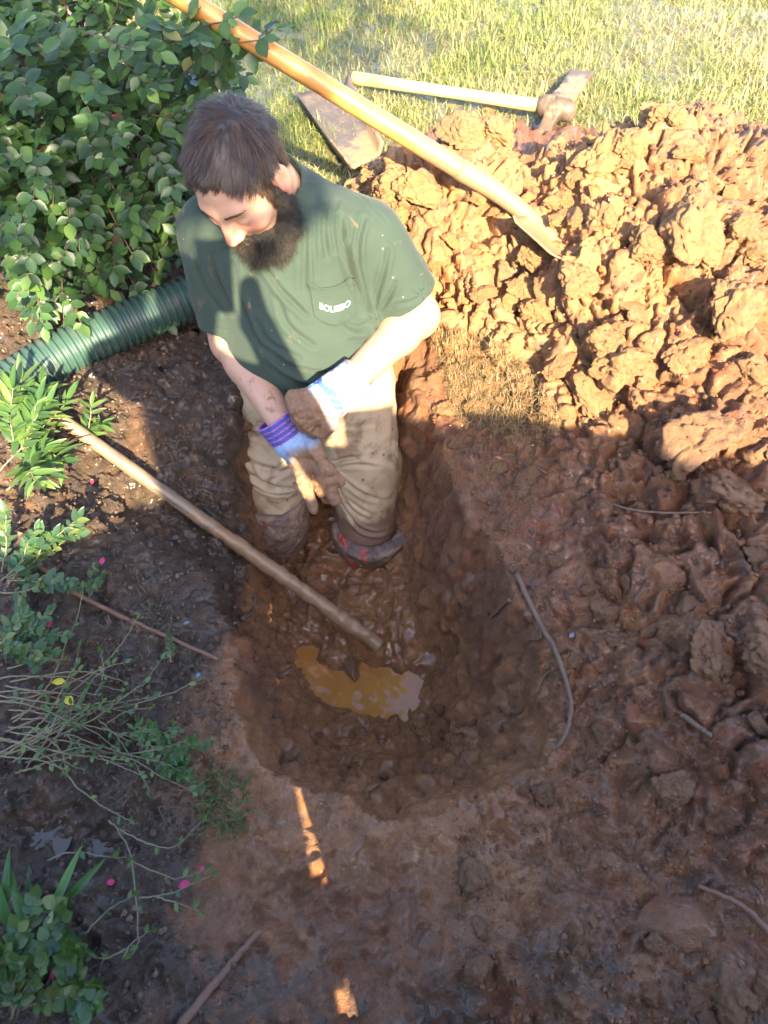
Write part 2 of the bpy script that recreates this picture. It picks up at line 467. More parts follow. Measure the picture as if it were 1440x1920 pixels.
# ------------------------------------------------------------------ muddy water
def water_material(name, col):
    t = NT(name)
    n = t.noise(14, 3, 0.5, t.coord())
    t.set(Base_Color=t.mix(n, col, tuple(c * 1.35 for c in col)), Roughness=0.03, IOR=1.42, Specular_IOR_Level=1.0)
    t.set(Normal=t.bump(t.noise(18, 2, 0.5, t.coord()), 0.05, 0.004))
    return t.m
WATER = water_material('muddy_water', (0.30, 0.125, 0.034))
def sheet(name, pts, z, mat):
    n = len(pts)
    v = [(p[0], p[1], z) for p in pts] + [(p[0], p[1], z - .06) for p in pts]
    bm = bmesh.new()
    vs_ = [bm.verts.new(c) for c in v]
    bm.faces.new(vs_[:n])
    me = bpy.data.meshes.new(name); bm.to_mesh(me); bm.free()
    return tag(link(name, me, mat), kind='structure')
sheet('pit_water', [(-.42, .45), (.3, .45), (.3, 1.32), (-.2, 1.32), (-.2, .93), (-.42, .93)], WATER_Z, WATER)
WD = water_material('dark_water', (.05, .035, .025))
for c_, r_ in ((LPUD, .055), (LPUD2, .045)):
    zc = np.mean([drop(c_.x + r_ * math.cos(a), c_.y + r_ * math.sin(a))[0].z for a in np.linspace(0, 6, 12)])
    zl = drop(c_.x, c_.y)[0].z
    sheet('puddle', [(c_.x + r_ * 1.1 * math.cos(a), c_.y + r_ * .9 * math.sin(a)) for a in np.linspace(0, 2 * math.pi, 24)[:-1]], zl + .35 * max(.004, zc - zl), WD)
# ------------------------------------------------------------------ shapes from distance fields, meshed by surface nets
def V3(*a): return np.array(a[0] if len(a) == 1 else a, dtype=np.float32)
def f_cone(p, a, b, ra, rb):
    a, b = V3(a), V3(b)
    ab = b - a
    t = np.clip(((p - a) @ ab) / (ab @ ab), 0, 1)
    return np.linalg.norm(p - a - t[:, None] * ab, axis=1) - (ra + (rb - ra) * t)
def f_chain(p, pts, rs, k=0.006):
    f = None
    for i in range(len(pts) - 1):
        g = f_cone(p, pts[i], pts[i + 1], rs[i], rs[i + 1])
        f = g if f is None else smin(f, g, k)
    return f
def f_ell(p, c, r, R=None):
    q = p - V3(c)
    if R is not None: q = q @ R
    r = V3(r)
    k0 = np.linalg.norm(q / r, axis=1); k1 = np.linalg.norm(q / (r * r), axis=1)
    return k0 * (k0 - 1) / np.maximum(k1, 1e-6)
def smin(a, b, k):
    h = np.maximum(k - np.abs(a - b), 0) / k
    return np.minimum(a, b) - h * h * k * .25
def smax(a, b, k): return -smin(-a, -b, k)
def f_plane(p, o, n):
    n = V3(n); n = n / np.linalg.norm(n)
    return (p - V3(o)) @ n
def net(f, lo, hi, h, slack=2.2):
    """sparse evaluation in blocks of 8 cells, then naive surface nets; returns vertices and quads"""
    lo, hi = V3(lo), V3(hi)
    nb = np.ceil((hi - lo) / (8 * h)).astype(int)
    n = nb * 8 + 1
    bi = np.stack(np.meshgrid(*[np.arange(k) for k in nb], indexing='ij'), -1).reshape(-1, 3)
    fc = f((lo + (bi + .5) * 8 * h).astype(np.float32))
    F = np.empty(n, dtype=np.float32)
    sg = np.where(fc < 0, -1, 1).astype(np.float32).reshape(nb)
    F[:] = 1
    F[:-1, :-1, :-1] = np.repeat(np.repeat(np.repeat(sg, 8, 0), 8, 1), 8, 2)
    act = bi[np.abs(fc) < 8 * h * .87 * slack]
    o = np.stack(np.meshgrid(*[np.arange(9)] * 3, indexing='ij'), -1).reshape(-1, 3)
    for c in range(0, len(act), 1500):
        gi = (act[c:c + 1500, None, :] * 8 + o[None]).reshape(-1, 3)
        F[gi[:, 0], gi[:, 1], gi[:, 2]] = f((lo + gi * h).astype(np.float32))
    S = F < 0
    cs = [(0, 0, 0), (1, 0, 0), (0, 1, 0), (1, 1, 0), (0, 0, 1), (1, 0, 1), (0, 1, 1), (1, 1, 1)]
    m = [k - 1 for k in n]
    cnt = sum(S[a:a + m[0], b:b + m[1], c:c + m[2]].astype(np.int8) for a, b, c in cs)
    cell = np.argwhere((cnt > 0) & (cnt < 8))
    val = np.stack([F[cell[:, 0] + a, cell[:, 1] + b, cell[:, 2] + c] for a, b, c in cs], 1)
    acc = np.zeros((len(cell), 3), dtype=np.float32); num = np.zeros(len(cell), dtype=np.float32)
    for i in range(8):
        for j in range(i + 1, 8):
            d = np.abs(np.array(cs[i]) - np.array(cs[j]))
            if d.sum() != 1: continue
            va, vb = val[:, i], val[:, j]
            x = (va < 0) != (vb < 0)
            t = np.where(x, va / np.where(x, va - vb, 1), 0)
            pt = np.array(cs[i])[None] + t[:, None] * (np.array(cs[j]) - np.array(cs[i]))[None]
            acc += np.where(x[:, None], pt, 0); num += x
    vert = lo + (cell + acc / num[:, None]) * h
    ids = np.full(m, -1, dtype=np.int32)
    ids[cell[:, 0], cell[:, 1], cell[:, 2]] = np.arange(len(cell))
    quads_ = []
    for ax in range(3):
        u, w = (ax + 1) % 3, (ax + 2) % 3
        sl0 = [slice(1, m[k]) for k in range(3)]; sl0[ax] = slice(0, m[ax])
        sl1 = list(sl0); sl1[ax] = slice(1, m[ax] + 1)
        s0, s1 = S[tuple(sl0)], S[tuple(sl1)]
        e = np.argwhere(s0 != s1)
        inside0 = s0[e[:, 0], e[:, 1], e[:, 2]]
        g = e + 1; g[:, ax] = e[:, ax]
        def at(du, dw):
            q = g.copy(); q[:, u] += du; q[:, w] += dw
            return ids[q[:, 0], q[:, 1], q[:, 2]]
        q = np.stack([at(-1, -1), at(0, -1), at(0, 0), at(-1, 0)], 1)
        q[~inside0] = q[~inside0][:, ::-1]
        quads_.append(q)
    Q = np.concatenate(quads_)
    Q = Q[(Q >= 0).all(1)]
    return vert.astype(np.float32), Q
def vnormals(v, q):
    n = np.zeros_like(v)
    fn = np.cross(v[q[:, 2]] - v[q[:, 0]], v[q[:, 3]] - v[q[:, 1]])
    for k in range(4): np.add.at(n, q[:, k], fn)
    return n / np.maximum(np.linalg.norm(n, axis=1, keepdims=True), 1e-9)
def relax(v, q, it=2, w=.5):
    for _ in range(it):
        s = np.zeros_like(v); c = np.zeros(len(v), dtype=np.float32)
        for k in range(4):
            a, b = q[:, k], q[:, (k + 1) % 4]
            np.add.at(s, a, v[b]); np.add.at(c, a, 1)
            np.add.at(s, b, v[a]); np.add.at(c, b, 1)
        v = v * (1 - w) + w * s / c[:, None]
    return v
def polyline_dist(p, pts):
    """distance to a polyline and position 0..1 along it"""
    best = np.full(len(p), 1e9, dtype=np.float32); pos = np.zeros(len(p), dtype=np.float32)
    n = len(pts) - 1
    for i in range(n):
        a, b = V3(pts[i]), V3(pts[i + 1]); ab = b - a
        t = np.clip(((p - a) @ ab) / max(ab @ ab, 1e-12), 0, 1)
        d = np.linalg.norm(p - a - t[:, None] * ab, axis=1)
        u = d < best
        best = np.where(u, d, best); pos = np.where(u, (i + t) / n, pos)
    return best, pos
def spline(pts, n):
    """n points of a Catmull-Rom curve through pts"""
    P = [Vector(p) for p in pts]
    if len(P) == 2: return [P[0].lerp(P[1], i / (n - 1)) for i in range(n)]
    P = [2 * P[0] - P[1]] + P + [2 * P[-1] - P[-2]]
    out = []
    m = len(P) - 3
    for i in range(n):
        s = i / (n - 1) * m; k = min(int(s), m - 1); t = s - k
        a, b, c, d = P[k:k + 4]
        out.append(.5 * ((2 * b) + (c - a) * t + (2 * a - 5 * b + 4 * c - d) * t * t + (3 * b - a - 3 * c + d) * t ** 3))
    return out
def tube_np(pts, radii, sides=8, caps=True):
    """vertices, quads of a tube along pts"""
    pts = [Vector(p) for p in pts]; n = len(pts)
    V, up = [], None
    for i in range(n):
        d = (pts[min(i + 1, n - 1)] - pts[max(i - 1, 0)]).normalized()
        if up is None: up = d.orthogonal().normalized()
        up = (up - d * up.dot(d)).normalized()
        s = d.cross(up)
        r = radii[i] if hasattr(radii, '__len__') else radii
        for k in range(sides):
            a = 2 * math.pi * k / sides
            V.append(pts[i] + (up * math.cos(a) + s * math.sin(a)) * r)
    Q = []
    for i in range(n - 1):
        for k in range(sides):
            k2 = (k + 1) % sides
            Q.append((i * sides + k, i * sides + k2, (i + 1) * sides + k2, (i + 1) * sides + k))
    if caps:
        V += [pts[0], pts[-1]]
        a, b = n * sides, n * sides + 1
        for k in range(0, sides):
            k2 = (k + 1) % sides
            Q.append((a, k2, k, a)); Q.append((b, (n - 1) * sides + k, (n - 1) * sides + k2, b))
    return V, Q
class MeshSet:
    """collects pieces that make one part"""
    def __init__(self): self.v, self.q, self.t, self.c, self.n = [], [], [], [], 0
    def add(self, v, q, col=None):
        q = [tuple(i + self.n for i in f) for f in q]
        self.v += [tuple(x) for x in v]; self.n += len(v)
        for f in q:
            f = tuple(dict.fromkeys(f))
            (self.q if len(f) == 4 else self.t).append(f)
        self.c += [col or (1, 1, 1)] * len(v)
    def tube(self, pts, radii, sides=6, col=None): self.add(*tube_np(pts, radii, sides), col)
    def mesh(self, name, smooth=True, colours=False):
        me = mesh_np(name, np.array(self.v, dtype=np.float32), [np.array(self.q, dtype=np.int32).reshape(-1, 4), np.array(self.t, dtype=np.int32).reshape(-1, 3)], smooth)
        if colours: attr_col(me, 'paint', np.array(self.c, dtype=np.float32))
        return me
    def build(self, name, mat, parent=None, smooth=True, colours=False): return link(name, self.mesh(name, smooth, colours), mat, parent)

# ------------------------------------------------------------------ the man: joints
HIP_A, HIP_B = V3(-.283, 1.37, -.02), V3(-.088, 1.37, -.02)          # A: his right side, on the left of the photograph
KNEE_A, KNEE_B = V3(-.315, 1.185, -.36), V3(-.050, 1.165, -.375)
ANK_A, ANK_B = V3(-.338, 1.165, -.78), V3(-.055, 1.165, -.77)
SH_A, SH_B = V3(-.370, 1.375, .435), V3(-.030, 1.375, .418)
ELB_A, ELB_B = V3(at_depth(436, 640, 1.71)), V3(at_depth(782, 592, 1.68))
WR_A, WR_B = V3(at_depth(528, 790, 1.60)), V3(at_depth(655, 716, 1.555))
HEAD_O = V3(at_depth(450, 328, 1.345))
def head_axes(yaw, pitch, roll):
    f = Vector((-math.sin(yaw), -math.cos(yaw), 0))
    side = Vector((-math.cos(yaw), math.sin(yaw), 0))               # his right
    fwd = f * math.cos(pitch) + Vector((0, 0, -1)) * math.sin(pitch)
    up = side.cross(fwd)
    s2 = side * math.cos(roll) + up * math.sin(roll)
    u2 = up * math.cos(roll) - side * math.sin(roll)
    return np.array([s2, fwd, u2], dtype=np.float32).T              # columns: his right, forward, up
HEAD_R = head_axes(math.radians(20), math.radians(32), math.radians(-10))
def to_head(p): return (p - HEAD_O) @ HEAD_R
def from_head(q): return np.asarray(q, dtype=np.float32) @ HEAD_R.T + HEAD_O
NECK0 = V3(-.222, 1.385, .50)

def f_head(p):
    q = to_head(p)
    f = f_ell(q, (0, -.012, .026), (.078, .099, .092))
    f = smin(f, f_ell(q, (0, .030, -.030), (.061, .062, .084)), .035)
    qa = q.copy(); qa[:, 0] = np.abs(qa[:, 0])
    f = smin(f, f_cone(qa, (.050, .000, -.060), (.012, .068, -.100), .022, .020), .03)
    f = smin(f, f_cone(qa, (.0, .086, .018), (.036, .076, .020), .012, .011), .018)
    f = smin(f, f_ell(qa, (.043, .062, -.028), (.022, .022, .020)), .025)
    f = smax(f, -f_ell(qa, (.033, .101, -.003), (.019, .016, .013)), .014)
    f = smin(f, f_ell(qa, (.032, .079, -.004), (.0150, .0120, .0115)), .006)
    f = smin(f, f_chain(q, [(0, .086, .010), (0, .099, -.012), (0, .112, -.034)], [.0085, .010, .0125], .01), .012)
    f = smin(f, f_ell(qa, (.0125, .099, -.038), (.0085, .012, .0095)), .008)
    f = smax(f, -f_ell(qa, (.007, .106, -.0475), (.0035, .006, .005)), .004)
    f = smin(f, f_cone(qa, (0, .092, -.068), (.020, .083, -.070), .0065, .004), .008)
    f = smin(f, f_cone(qa, (0, .092, -.080), (.018, .083, -.078), .0075, .004), .007)
    f = smax(f, -f_cone(qa, (0, .103, -.0735), (.022, .089, -.0735), .0022, .0015), .004)
    ear = f_ell(qa, (.083, -.012, -.018), (.0075, .020, .033))
    ear = smax(ear, -f_ell(qa, (.0915, -.007, -.015), (.0085, .0115, .021)), .004)
    ear = smin(ear, f_ell(qa, (.080, .002, -.022), (.008, .006, .010)), .006)
    ear = smin(ear, f_ell(qa, (.079, -.004, -.048), (.006, .010, .011)), .006)
    return smin(f, ear, .010)
def f_neck(p):
    base = from_head([(0, -.030, -.045)])[0]
    return f_cone(p, base, NECK0, .060, .068)
def f_arm(p, s, e, w, k=1.0):
    up = f_cone(p, s, e, .062 * k, .053 * k)
    mid = s * 0 + e + (w - e) * .28
    fo = smin(f_cone(p, e, mid, .049 * k, .046 * k), f_cone(p, mid, w, .046 * k, .031 * k), .02)
    return smin(up, fo, .015)
def f_body(p):
    f = smin(f_head(p), f_neck(p), .03)
    t = smin(f_ell(p, (-.205, 1.355, .37), (.165, .105, .15)), f_ell(p, (-.18, 1.32, .19), (.165, .13, .16)), .06)
    t = smin(t, f_ell(p, (-.165, 1.375, .02), (.175, .12, .13)), .06)
    t = smin(t, f_cone(p, SH_A + V3(.02, 0, 0), SH_B + V3(-.02, 0, 0), .055, .055), .05)
    f = smin(f, t, .04)
    arms = np.minimum(f_arm(p, SH_A, ELB_A, WR_A), f_arm(p, SH_B, ELB_B, WR_B))
    f = smin(f, arms, .02)
    hands = np.minimum(f_cone(p, WR_A, HAND_A, .027, .026), f_cone(p, WR_B, HAND_B, .027, .026))
    f = smin(f, hands, .01)
    legs = np.minimum(f_chain(p, [HIP_A, KNEE_A, ANK_A], [.088, .060, .042], .03), f_chain(p, [HIP_B, KNEE_B, ANK_B], [.088, .060, .042], .03))
    feet = np.minimum(f_cone(p, ANK_A + V3(0, .04, -.05), ANK_A + V3(-.01, -.13, -.06), .04, .035), f_cone(p, ANK_B + V3(0, .04, -.05), ANK_B + V3(.01, -.13, -.06), .04, .035))
    return smin(f, smin(legs, feet, .03), .03)
HAND_A, HAND_B = V3(at_depth(582, 868, 1.635)), V3(at_depth(588, 757, 1.535))

# ------------------------------------------------------------------ the man: materials
def skin_material():
    t = NT('skin')
    co = t.coord()
    n = t.noise(60, 4, 0.6, co)
    col = t.mix(n, (0.38, 0.212, 0.148), (0.46, 0.272, 0.190))
    col = t.mix(t.attr('flush'), col, (0.45, 0.135, 0.105))
    dirt = t.ramp(t.noise(34, 6, 0.72, co, 0.5), [(0.57, 0.0), (0.66, 0.8)])
    col = t.mix(t.math('MULTIPLY', dirt, t.attr('grime')), col, (0.22, 0.105, 0.06))
    t.set(Base_Color=col, Roughness=0.48, Subsurface_Weight=0.12, Subsurface_Scale=0.008)
    t.b.inputs['Subsurface Radius'].default_value = (1.0, 0.35, 0.2)
    t.set(Normal=t.bump(t.math('ADD', t.noise(300, 3, 0.6, co), n), 0.12, 0.002))
    return t.m
def shirt_material():
    t = NT('green_cotton')
    co = t.coord()
    n = t.noise(9, 4, 0.6, co)
    col = t.mix(n, (0.0165, 0.031, 0.0235), (0.026, 0.044, 0.034))
    sm = t.ramp(t.noise(13, 6, 0.68, co, 1.5), [(0.61, 0.0), (0.72, 0.55)])
    col = t.mix(sm, col, (0.25, 0.125, 0.06))
    sp = t.n('TexVoronoi'); sp.inputs['Scale'].default_value = 46; t.l(co, sp.inputs['Vector'])
    near = t.ramp(sp.outputs['Distance'], [(0.05, 1.0), (0.10, 0.0)])
    few = t.ramp(t.n('SeparateColor').outputs[0], [(0.0, 0), (1, 1)])
    sep = t.n('SeparateColor'); t.l(sp.outputs['Color'], sep.inputs[0])
    few = t.ramp(sep.outputs[0], [(0.86, 0.0), (0.88, 1.0)])
    col = t.mix(t.math('MULTIPLY', near, few), col, (0.34, 0.21, 0.12))
    t.set(Base_Color=col, Roughness=0.88, Sheen_Weight=0.06, Sheen_Roughness=0.5)
    t.set(Normal=t.bump(t.math('ADD', t.noise(14, 4, 0.6, co), t.math('MULTIPLY', t.noise(500, 2, 0.5, co), 0.25)), 0.22, 0.008))
    return t.m
def pants_material():
    t = NT('khaki_cotton')
    co = t.coord()
    n = t.noise(8, 5, 0.6, co)
    col = t.mix(n, (0.34, 0.250, 0.160), (0.47, 0.36, 0.24))
    st = t.ramp(t.noise(11, 5, 0.62, co, 0.8), [(0.56, 0.0), (0.66, 0.65)])
    col = t.mix(st, col, (0.15, 0.085, 0.05))
    sp = t.n('TexVoronoi'); sp.inputs['Scale'].default_value = 38; t.l(co, sp.inputs['Vector'])
    near = t.ramp(sp.outputs['Distance'], [(0.12, 0.85), (0.22, 0.0)])
    sep = t.n('SeparateColor'); t.l(sp.outputs['Color'], sep.inputs[0])
    col = t.mix(t.math('MULTIPLY', near, t.ramp(sep.outputs[0], [(0.84, 0.0), (0.86, 1.0)])), col, (0.13, 0.07, 0.04))
    m = t.math('ADD', t.attr('mud'), t.math('MULTIPLY', t.math('SUBTRACT', t.noise(16, 5, 0.65, co), 0.5), 0.9))
    col = t.mix(t.ramp(m, [(0.42, 0.0), (0.62, 1.0)]), col, t.mix(n, (0.125, 0.072, 0.045), (0.19, 0.115, 0.075)))
    t.set(Base_Color=col, Roughness=t.mix(t.attr('mud'), (.85, .85, .85), (.42, .42, .42)))
    t.set(Normal=t.bump(t.math('ADD', t.noise(15, 4, 0.6, co), t.math('MULTIPLY', t.noise(420, 2, 0.5, co), 0.3)), 0.25, 0.008))
    return t.m
def paint_material(name, rough=0.7, bump=0.3, scale=90, dirt=0.0):
    t = NT(name)
    co = t.coord()
    n = t.noise(scale, 5, 0.65, co)
    col = t.mix(1.0, t.attr('paint', True), t.ramp(n, [(0.3, 0.72), (0.7, 1.15)]), 'MULTIPLY')
    if dirt:
        col = t.mix(t.ramp(t.noise(scale * .4, 5, 0.65, co, .6), [(0.58, 0.0), (0.68, dirt)]), col, (0.17, 0.095, 0.06))
    t.set(Base_Color=col, Roughness=rough)
    t.set(Normal=t.bump(n, bump, 0.004))
    return t.m
SKIN, SHIRT, PANTS = skin_material(), shirt_material(), pants_material()
GLOVE = paint_material('muddy_glove_cloth', 0.8, 0.5, 110)
PAD = paint_material('mud_caked_pad', 0.6, 0.7, 70)

# ------------------------------------------------------------------ the man: body
v, q = net(f_body, (-.56, .95, -.93), (.24, 1.56, .86), .0036)
v = relax(v, q, 1, .35)
me = mesh_np('person', v, q)
hq = to_head(v)
fl = .9 * np.exp(-((hq[:, 0]) / .018) ** 2 - ((hq[:, 1] - .112) / .022) ** 2 - ((hq[:, 2] + .032) / .022) ** 2)
fl += .65 * np.exp(-((np.abs(hq[:, 0]) - .045) / .022) ** 2 - ((hq[:, 1] - .075) / .03) ** 2 - ((hq[:, 2] + .028) / .02) ** 2)
fl += .7 * np.exp(-((np.abs(hq[:, 0]) - .086) / .014) ** 2 - ((hq[:, 1] + .01) / .03) ** 2 - ((hq[:, 2] + .02) / .035) ** 2)
fl += .5 * np.exp(-((hq[:, 0]) / .022) ** 2 - ((hq[:, 1] - .095) / .015) ** 2 - ((hq[:, 2] + .078) / .009) ** 2)
attr(me, 'flush', np.clip(fl, 0, 1))
attr(me, 'grime', sstep(.42, .2, v[:, 2]))
person = link('person', me, SKIN)
tag(person, 'bearded man in green t-shirt and muddy khaki pants standing in the pit', 'person')

def cast(bvh, px, py):
    a, b, c = ray(px, py)
    return bvh.ray_cast(Vector((0, 0, CAM_H)), Vector((a, b, -c)).normalized())
def fold(v, n, bvh, lines):
    """press creases into a cloth: each line is points of the cloth as seen in the photograph, depth, width"""
    out = v.copy()
    for px, depth, width in lines:
        pts = [h[0] for h in (cast(bvh, *p) for p in px) if h[0] is not None]
        if len(pts) < 2: continue
        pts = spline(pts, 4 * len(pts))
        d, s = polyline_dist(v, [V3(p) for p in pts])
        taper = np.sqrt(np.clip(4 * s * (1 - s) + .15, 0, 1))
        prof = -np.exp(-(d / width) ** 2) + .75 * np.exp(-((d - 2.1 * width) / (1.3 * width)) ** 2)
        out += n * (1.35 * depth * taper * prof)[:, None]
    return out

# ------------------------------------------------------------------ the man: t-shirt
SLEEVE_A, SLEEVE_B = SH_A + (ELB_A - SH_A) * .80, SH_B + (ELB_B - SH_B) * .76
def f_shirt(p):
    t = smin(f_ell(p, (-.205, 1.36, .37), (.187, .128, .165)), f_ell(p, (-.182, 1.315, .20), (.190, .160, .175)), .07)
    t = smin(t, f_cone(p, (-.185, 1.335, .12), (-.18, 1.345, .0), .165, .17) + .35 * np.abs(p[:, 1] - 1.34) * 0, .08)
    t = smin(t, f_cone(p, SH_A + V3(.03, 0, .0), SH_B + V3(-.05, 0, .02), .066, .066), .06)
    t = smin(t, f_cone(p, (-.222, 1.39, .465), (-.235, 1.375, .545), .098, .066), .08)
    hem = f_plane(p, (-.17, 1.2, .105), (.05, .36, -1))
    t = smax(t, hem, .006)
    core = smin(f_ell(p, (-.182, 1.315, .20), (.182, .152, .167)), f_cone(p, (-.185, 1.335, .12), (-.18, 1.345, .0), .157, .162), .08)
    t = smax(t, -smax(core, f_plane(p, (-.17, 1.2, .16), (0, .36, -1)) * -1, .005), .004)
    for s, e, r0, r1 in ((SH_A, SLEEVE_A, .072, .074), (SH_B, SLEEVE_B, .076, .080)):
        ax = (e - s) / np.linalg.norm(e - s)
        sl = smax(f_cone(p, s, e + ax * .08, r0, r1), f_plane(p, e, ax), .004)
        t = smin(t, sl, .035)
        t = smax(t, -smax(f_cone(p, e - ax * .05, e + ax * .08, r1 - .008, r1 - .007), -f_plane(p, e - ax * .05, ax), .01), .004)
    nk = from_head([(0, -.030, -.045)])[0]
    t = smax(t, -f_cone(p, V3(-.228, 1.365, .545), nk, .066, .066), .006)
    return t
v, q = net(f_shirt, (-.52, 1.08, .0), (.18, 1.58, .66), .0040)
v = relax(v, q, 2, .5)
SB = BVHTree.FromPolygons(v.tolist(), q.tolist())
FOLDS = [
    ([(692, 592), (672, 545), (655, 500), (643, 455), (637, 405)], .0085, .0055),
    ([(692, 592), (684, 550), (672, 500), (672, 450), (682, 410)], .0065, .0045),
    ([(700, 590), (706, 555), (718, 515), (728, 470)], .0060, .0045),
    ([(708, 585), (728, 560), (742, 530)], .0050, .0042),
    ([(712, 588), (745, 572), (785, 560)], .0030, .0040),
    ([(610, 395), (608, 440), (613, 480)], .0050, .0055),
    ([(572, 430), (571, 490), (569, 545)], .0040, .0060),
    ([(632, 375), (622, 420), (628, 470)], .0045, .0050),
    ([(496, 500), (528, 545), (575, 592)], .0050, .0050),
    ([(440, 500), (446, 550), (470, 610), (500, 660)], .0050, .0065),
    ([(400, 480), (412, 530), (440, 590)], .0045, .0060),
    ([(365, 480), (385, 540), (420, 590)], .0035, .0055),
    ([(500, 650), (550, 690), (620, 700), (680, 668)], .0070, .0075),
    ([(510, 690), (570, 722), (640, 722), (715, 690)], .0075, .0075),
    ([(540, 735), (620, 752), (690, 735), (732, 705)], .0065, .0060),
    ([(590, 770), (650, 772), (720, 742)], .0050, .0050),
    ([(700, 600), (712, 640), (722, 690)], .0055, .0060),
    ([(640, 600), (668, 615), (690, 605)], .0035, .0060),
    ([(578, 348), (640, 352), (695, 385), (728, 420)], .0016, .0028),
    ([(520, 560), (540, 610), (590, 650)], .0040, .0055), ([(480, 600), (505, 640), (560, 672)], .0045, .0060), ([(655, 640), (690, 640), (712, 655)], .0035, .0050),
    ([(660, 430), (652, 470), (660, 520)], .0045, .0040), ([(590, 420), (588, 470), (592, 520)], .0025, .0045),
]
n = vnormals(v, q)
v = fold(v, n, SB, FOLDS)
v = v + n * (.0035 * fbm(v, .11, 3, 91) + .0012 * vnoise(v, .03, 92))[:, None]
for s, e in ((SH_A, SLEEVE_A), (SH_B, SLEEVE_B)):                    # stitched sleeve hems
    ax = (e - s) / np.linalg.norm(e - s)
    d = f_plane(v, e - ax * .020, ax); far_ = np.linalg.norm(v - e, axis=1) < .11
    v = v - n * (np.where(far_, .0016 * np.exp(-(d / .003) ** 2), 0))[:, None]
shirt = link('shirt', mesh_np('shirt', v, q), SHIRT, person)
SB = BVHTree.FromPolygons(v.tolist(), q.tolist())

def patch(name, corners, nu, nv, lift, mat, parent, edge=.0):
    """a cloth patch lying on the shirt: corners are points of the photograph (top left, top right, bottom right, bottom left)"""
    V, Q = [], []
    a, b, c, d = [Vector((*k, 0)) for k in corners]
    for j in range(nv + 1):
        for i in range(nu + 1):
            s, t = i / nu, j / nv
            m = (a.lerp(b, s)).lerp(d.lerp(c, s), t)
            sag = 16 * 4 * s * (1 - s) * (1 - t) ** 2 + 22 * 4 * s * (1 - s) * t ** 3
            h = cast(SB, m.x, m.y + sag)
            if h[0] is None: h = (at_depth(m.x, m.y + sag, 1.5), Vector((0, -1, 0)))
            lip = .004 * (1 - t) ** 6
            V.append(h[0] + h[1] * (lift + lip) if h[1].y < 0.3 else h[0] - h[1] * (lift + lip))
    for j in range(nv):
        for i in range(nu):
            Q.append((j * (nu + 1) + i, j * (nu + 1) + i + 1, (j + 1) * (nu + 1) + i + 1, (j + 1) * (nu + 1) + i))
    return V, Q
V, Q = patch('pocket', [(578, 530), (662, 512), (668, 588), (588, 590)], 24, 22, .0024, SHIRT, person)
me = mesh_np('pocket', np.array(V, dtype=np.float32), np.array(Q))
pocket = link('pocket', me, SHIRT, shirt)
sol = pocket.modifiers.new('thickness', 'SOLIDIFY'); sol.thickness = .0016; sol.offset = 0

# white lettering printed on the pocket
cu = bpy.data.curves.new('lettering', 'FONT'); cu.body = 'BOLIEBO'; cu.size = 1.0; cu.align_x = 'CENTER'
tmp = bpy.data.objects.new('lettering', cu); COL.objects.link(tmp)
dg = bpy.context.evaluated_depsgraph_get(); dg.update()
tm = bpy.data.meshes.new_from_object(tmp.evaluated_get(dg))
bpy.data.objects.remove(tmp)
bmx = bmesh.new(); bm_ = bmx; bm_.from_mesh(tm)
bmesh.ops.subdivide_edges(bm_, edges=bm_.edges[:], cuts=1)
xs = [w.co.x for w in bm_.verts]; x0, x1 = min(xs), max(xs)
PB = BVHTree.FromPolygons([tuple(k) for k in V], Q)
for w in bm_.verts:
    s = (w.co.x - x0) / (x1 - x0)
    px = 599 + 57 * s; py = 578 + 12 * math.sin(math.pi * s) * .8 - 6 * s - 16 * w.co.y
    h = cast(PB, px, py)
    if h[0] is None: h = cast(SB, px, py)
    nn = h[1] if h[1].y < 0 else -h[1]
    w.co = h[0] + nn * .0016
bm_.to_mesh(tm); bm_.free()
for a_ in range(1):
    t = NT('white_print'); t.set(Base_Color=(0.75, 0.75, 0.73), Roughness=0.7); PRINT = t.m
link('lettering', tm, PRINT, shirt)

# ------------------------------------------------------------------ the man: trousers
def f_pants(p):
    t = f_ell(p, (-.186, 1.385, .03), (.190, .142, .16))
    lg = np.minimum(f_chain(p, [HIP_A, (HIP_A + KNEE_A) / 2 + V3(0, -.008, 0), KNEE_A, KNEE_A + (ANK_A - KNEE_A) * .25, ANK_A], [.118, .106, .082, .080, .062], .03),
                    f_chain(p, [HIP_B, (HIP_B + KNEE_B) / 2 + V3(.006, -.008, 0), KNEE_B, KNEE_B + (ANK_B - KNEE_B) * .25, ANK_B], [.118, .108, .082, .080, .062], .03))
    t = smin(t, lg, .03)
    t = smin(t, f_ell(p, (-.19, 1.30, -.02), (.12, .09, .10)), .05)
    t = smax(t, f_plane(p, (0, 0, .15), (0, 0, 1)), .01)
    return t
v, q = net(f_pants, (-.47, .98, -.86), (.13, 1.58, .18), .0044)
v = relax(v, q, 2, .5)
PBV = BVHTree.FromPolygons(v.tolist(), q.tolist())
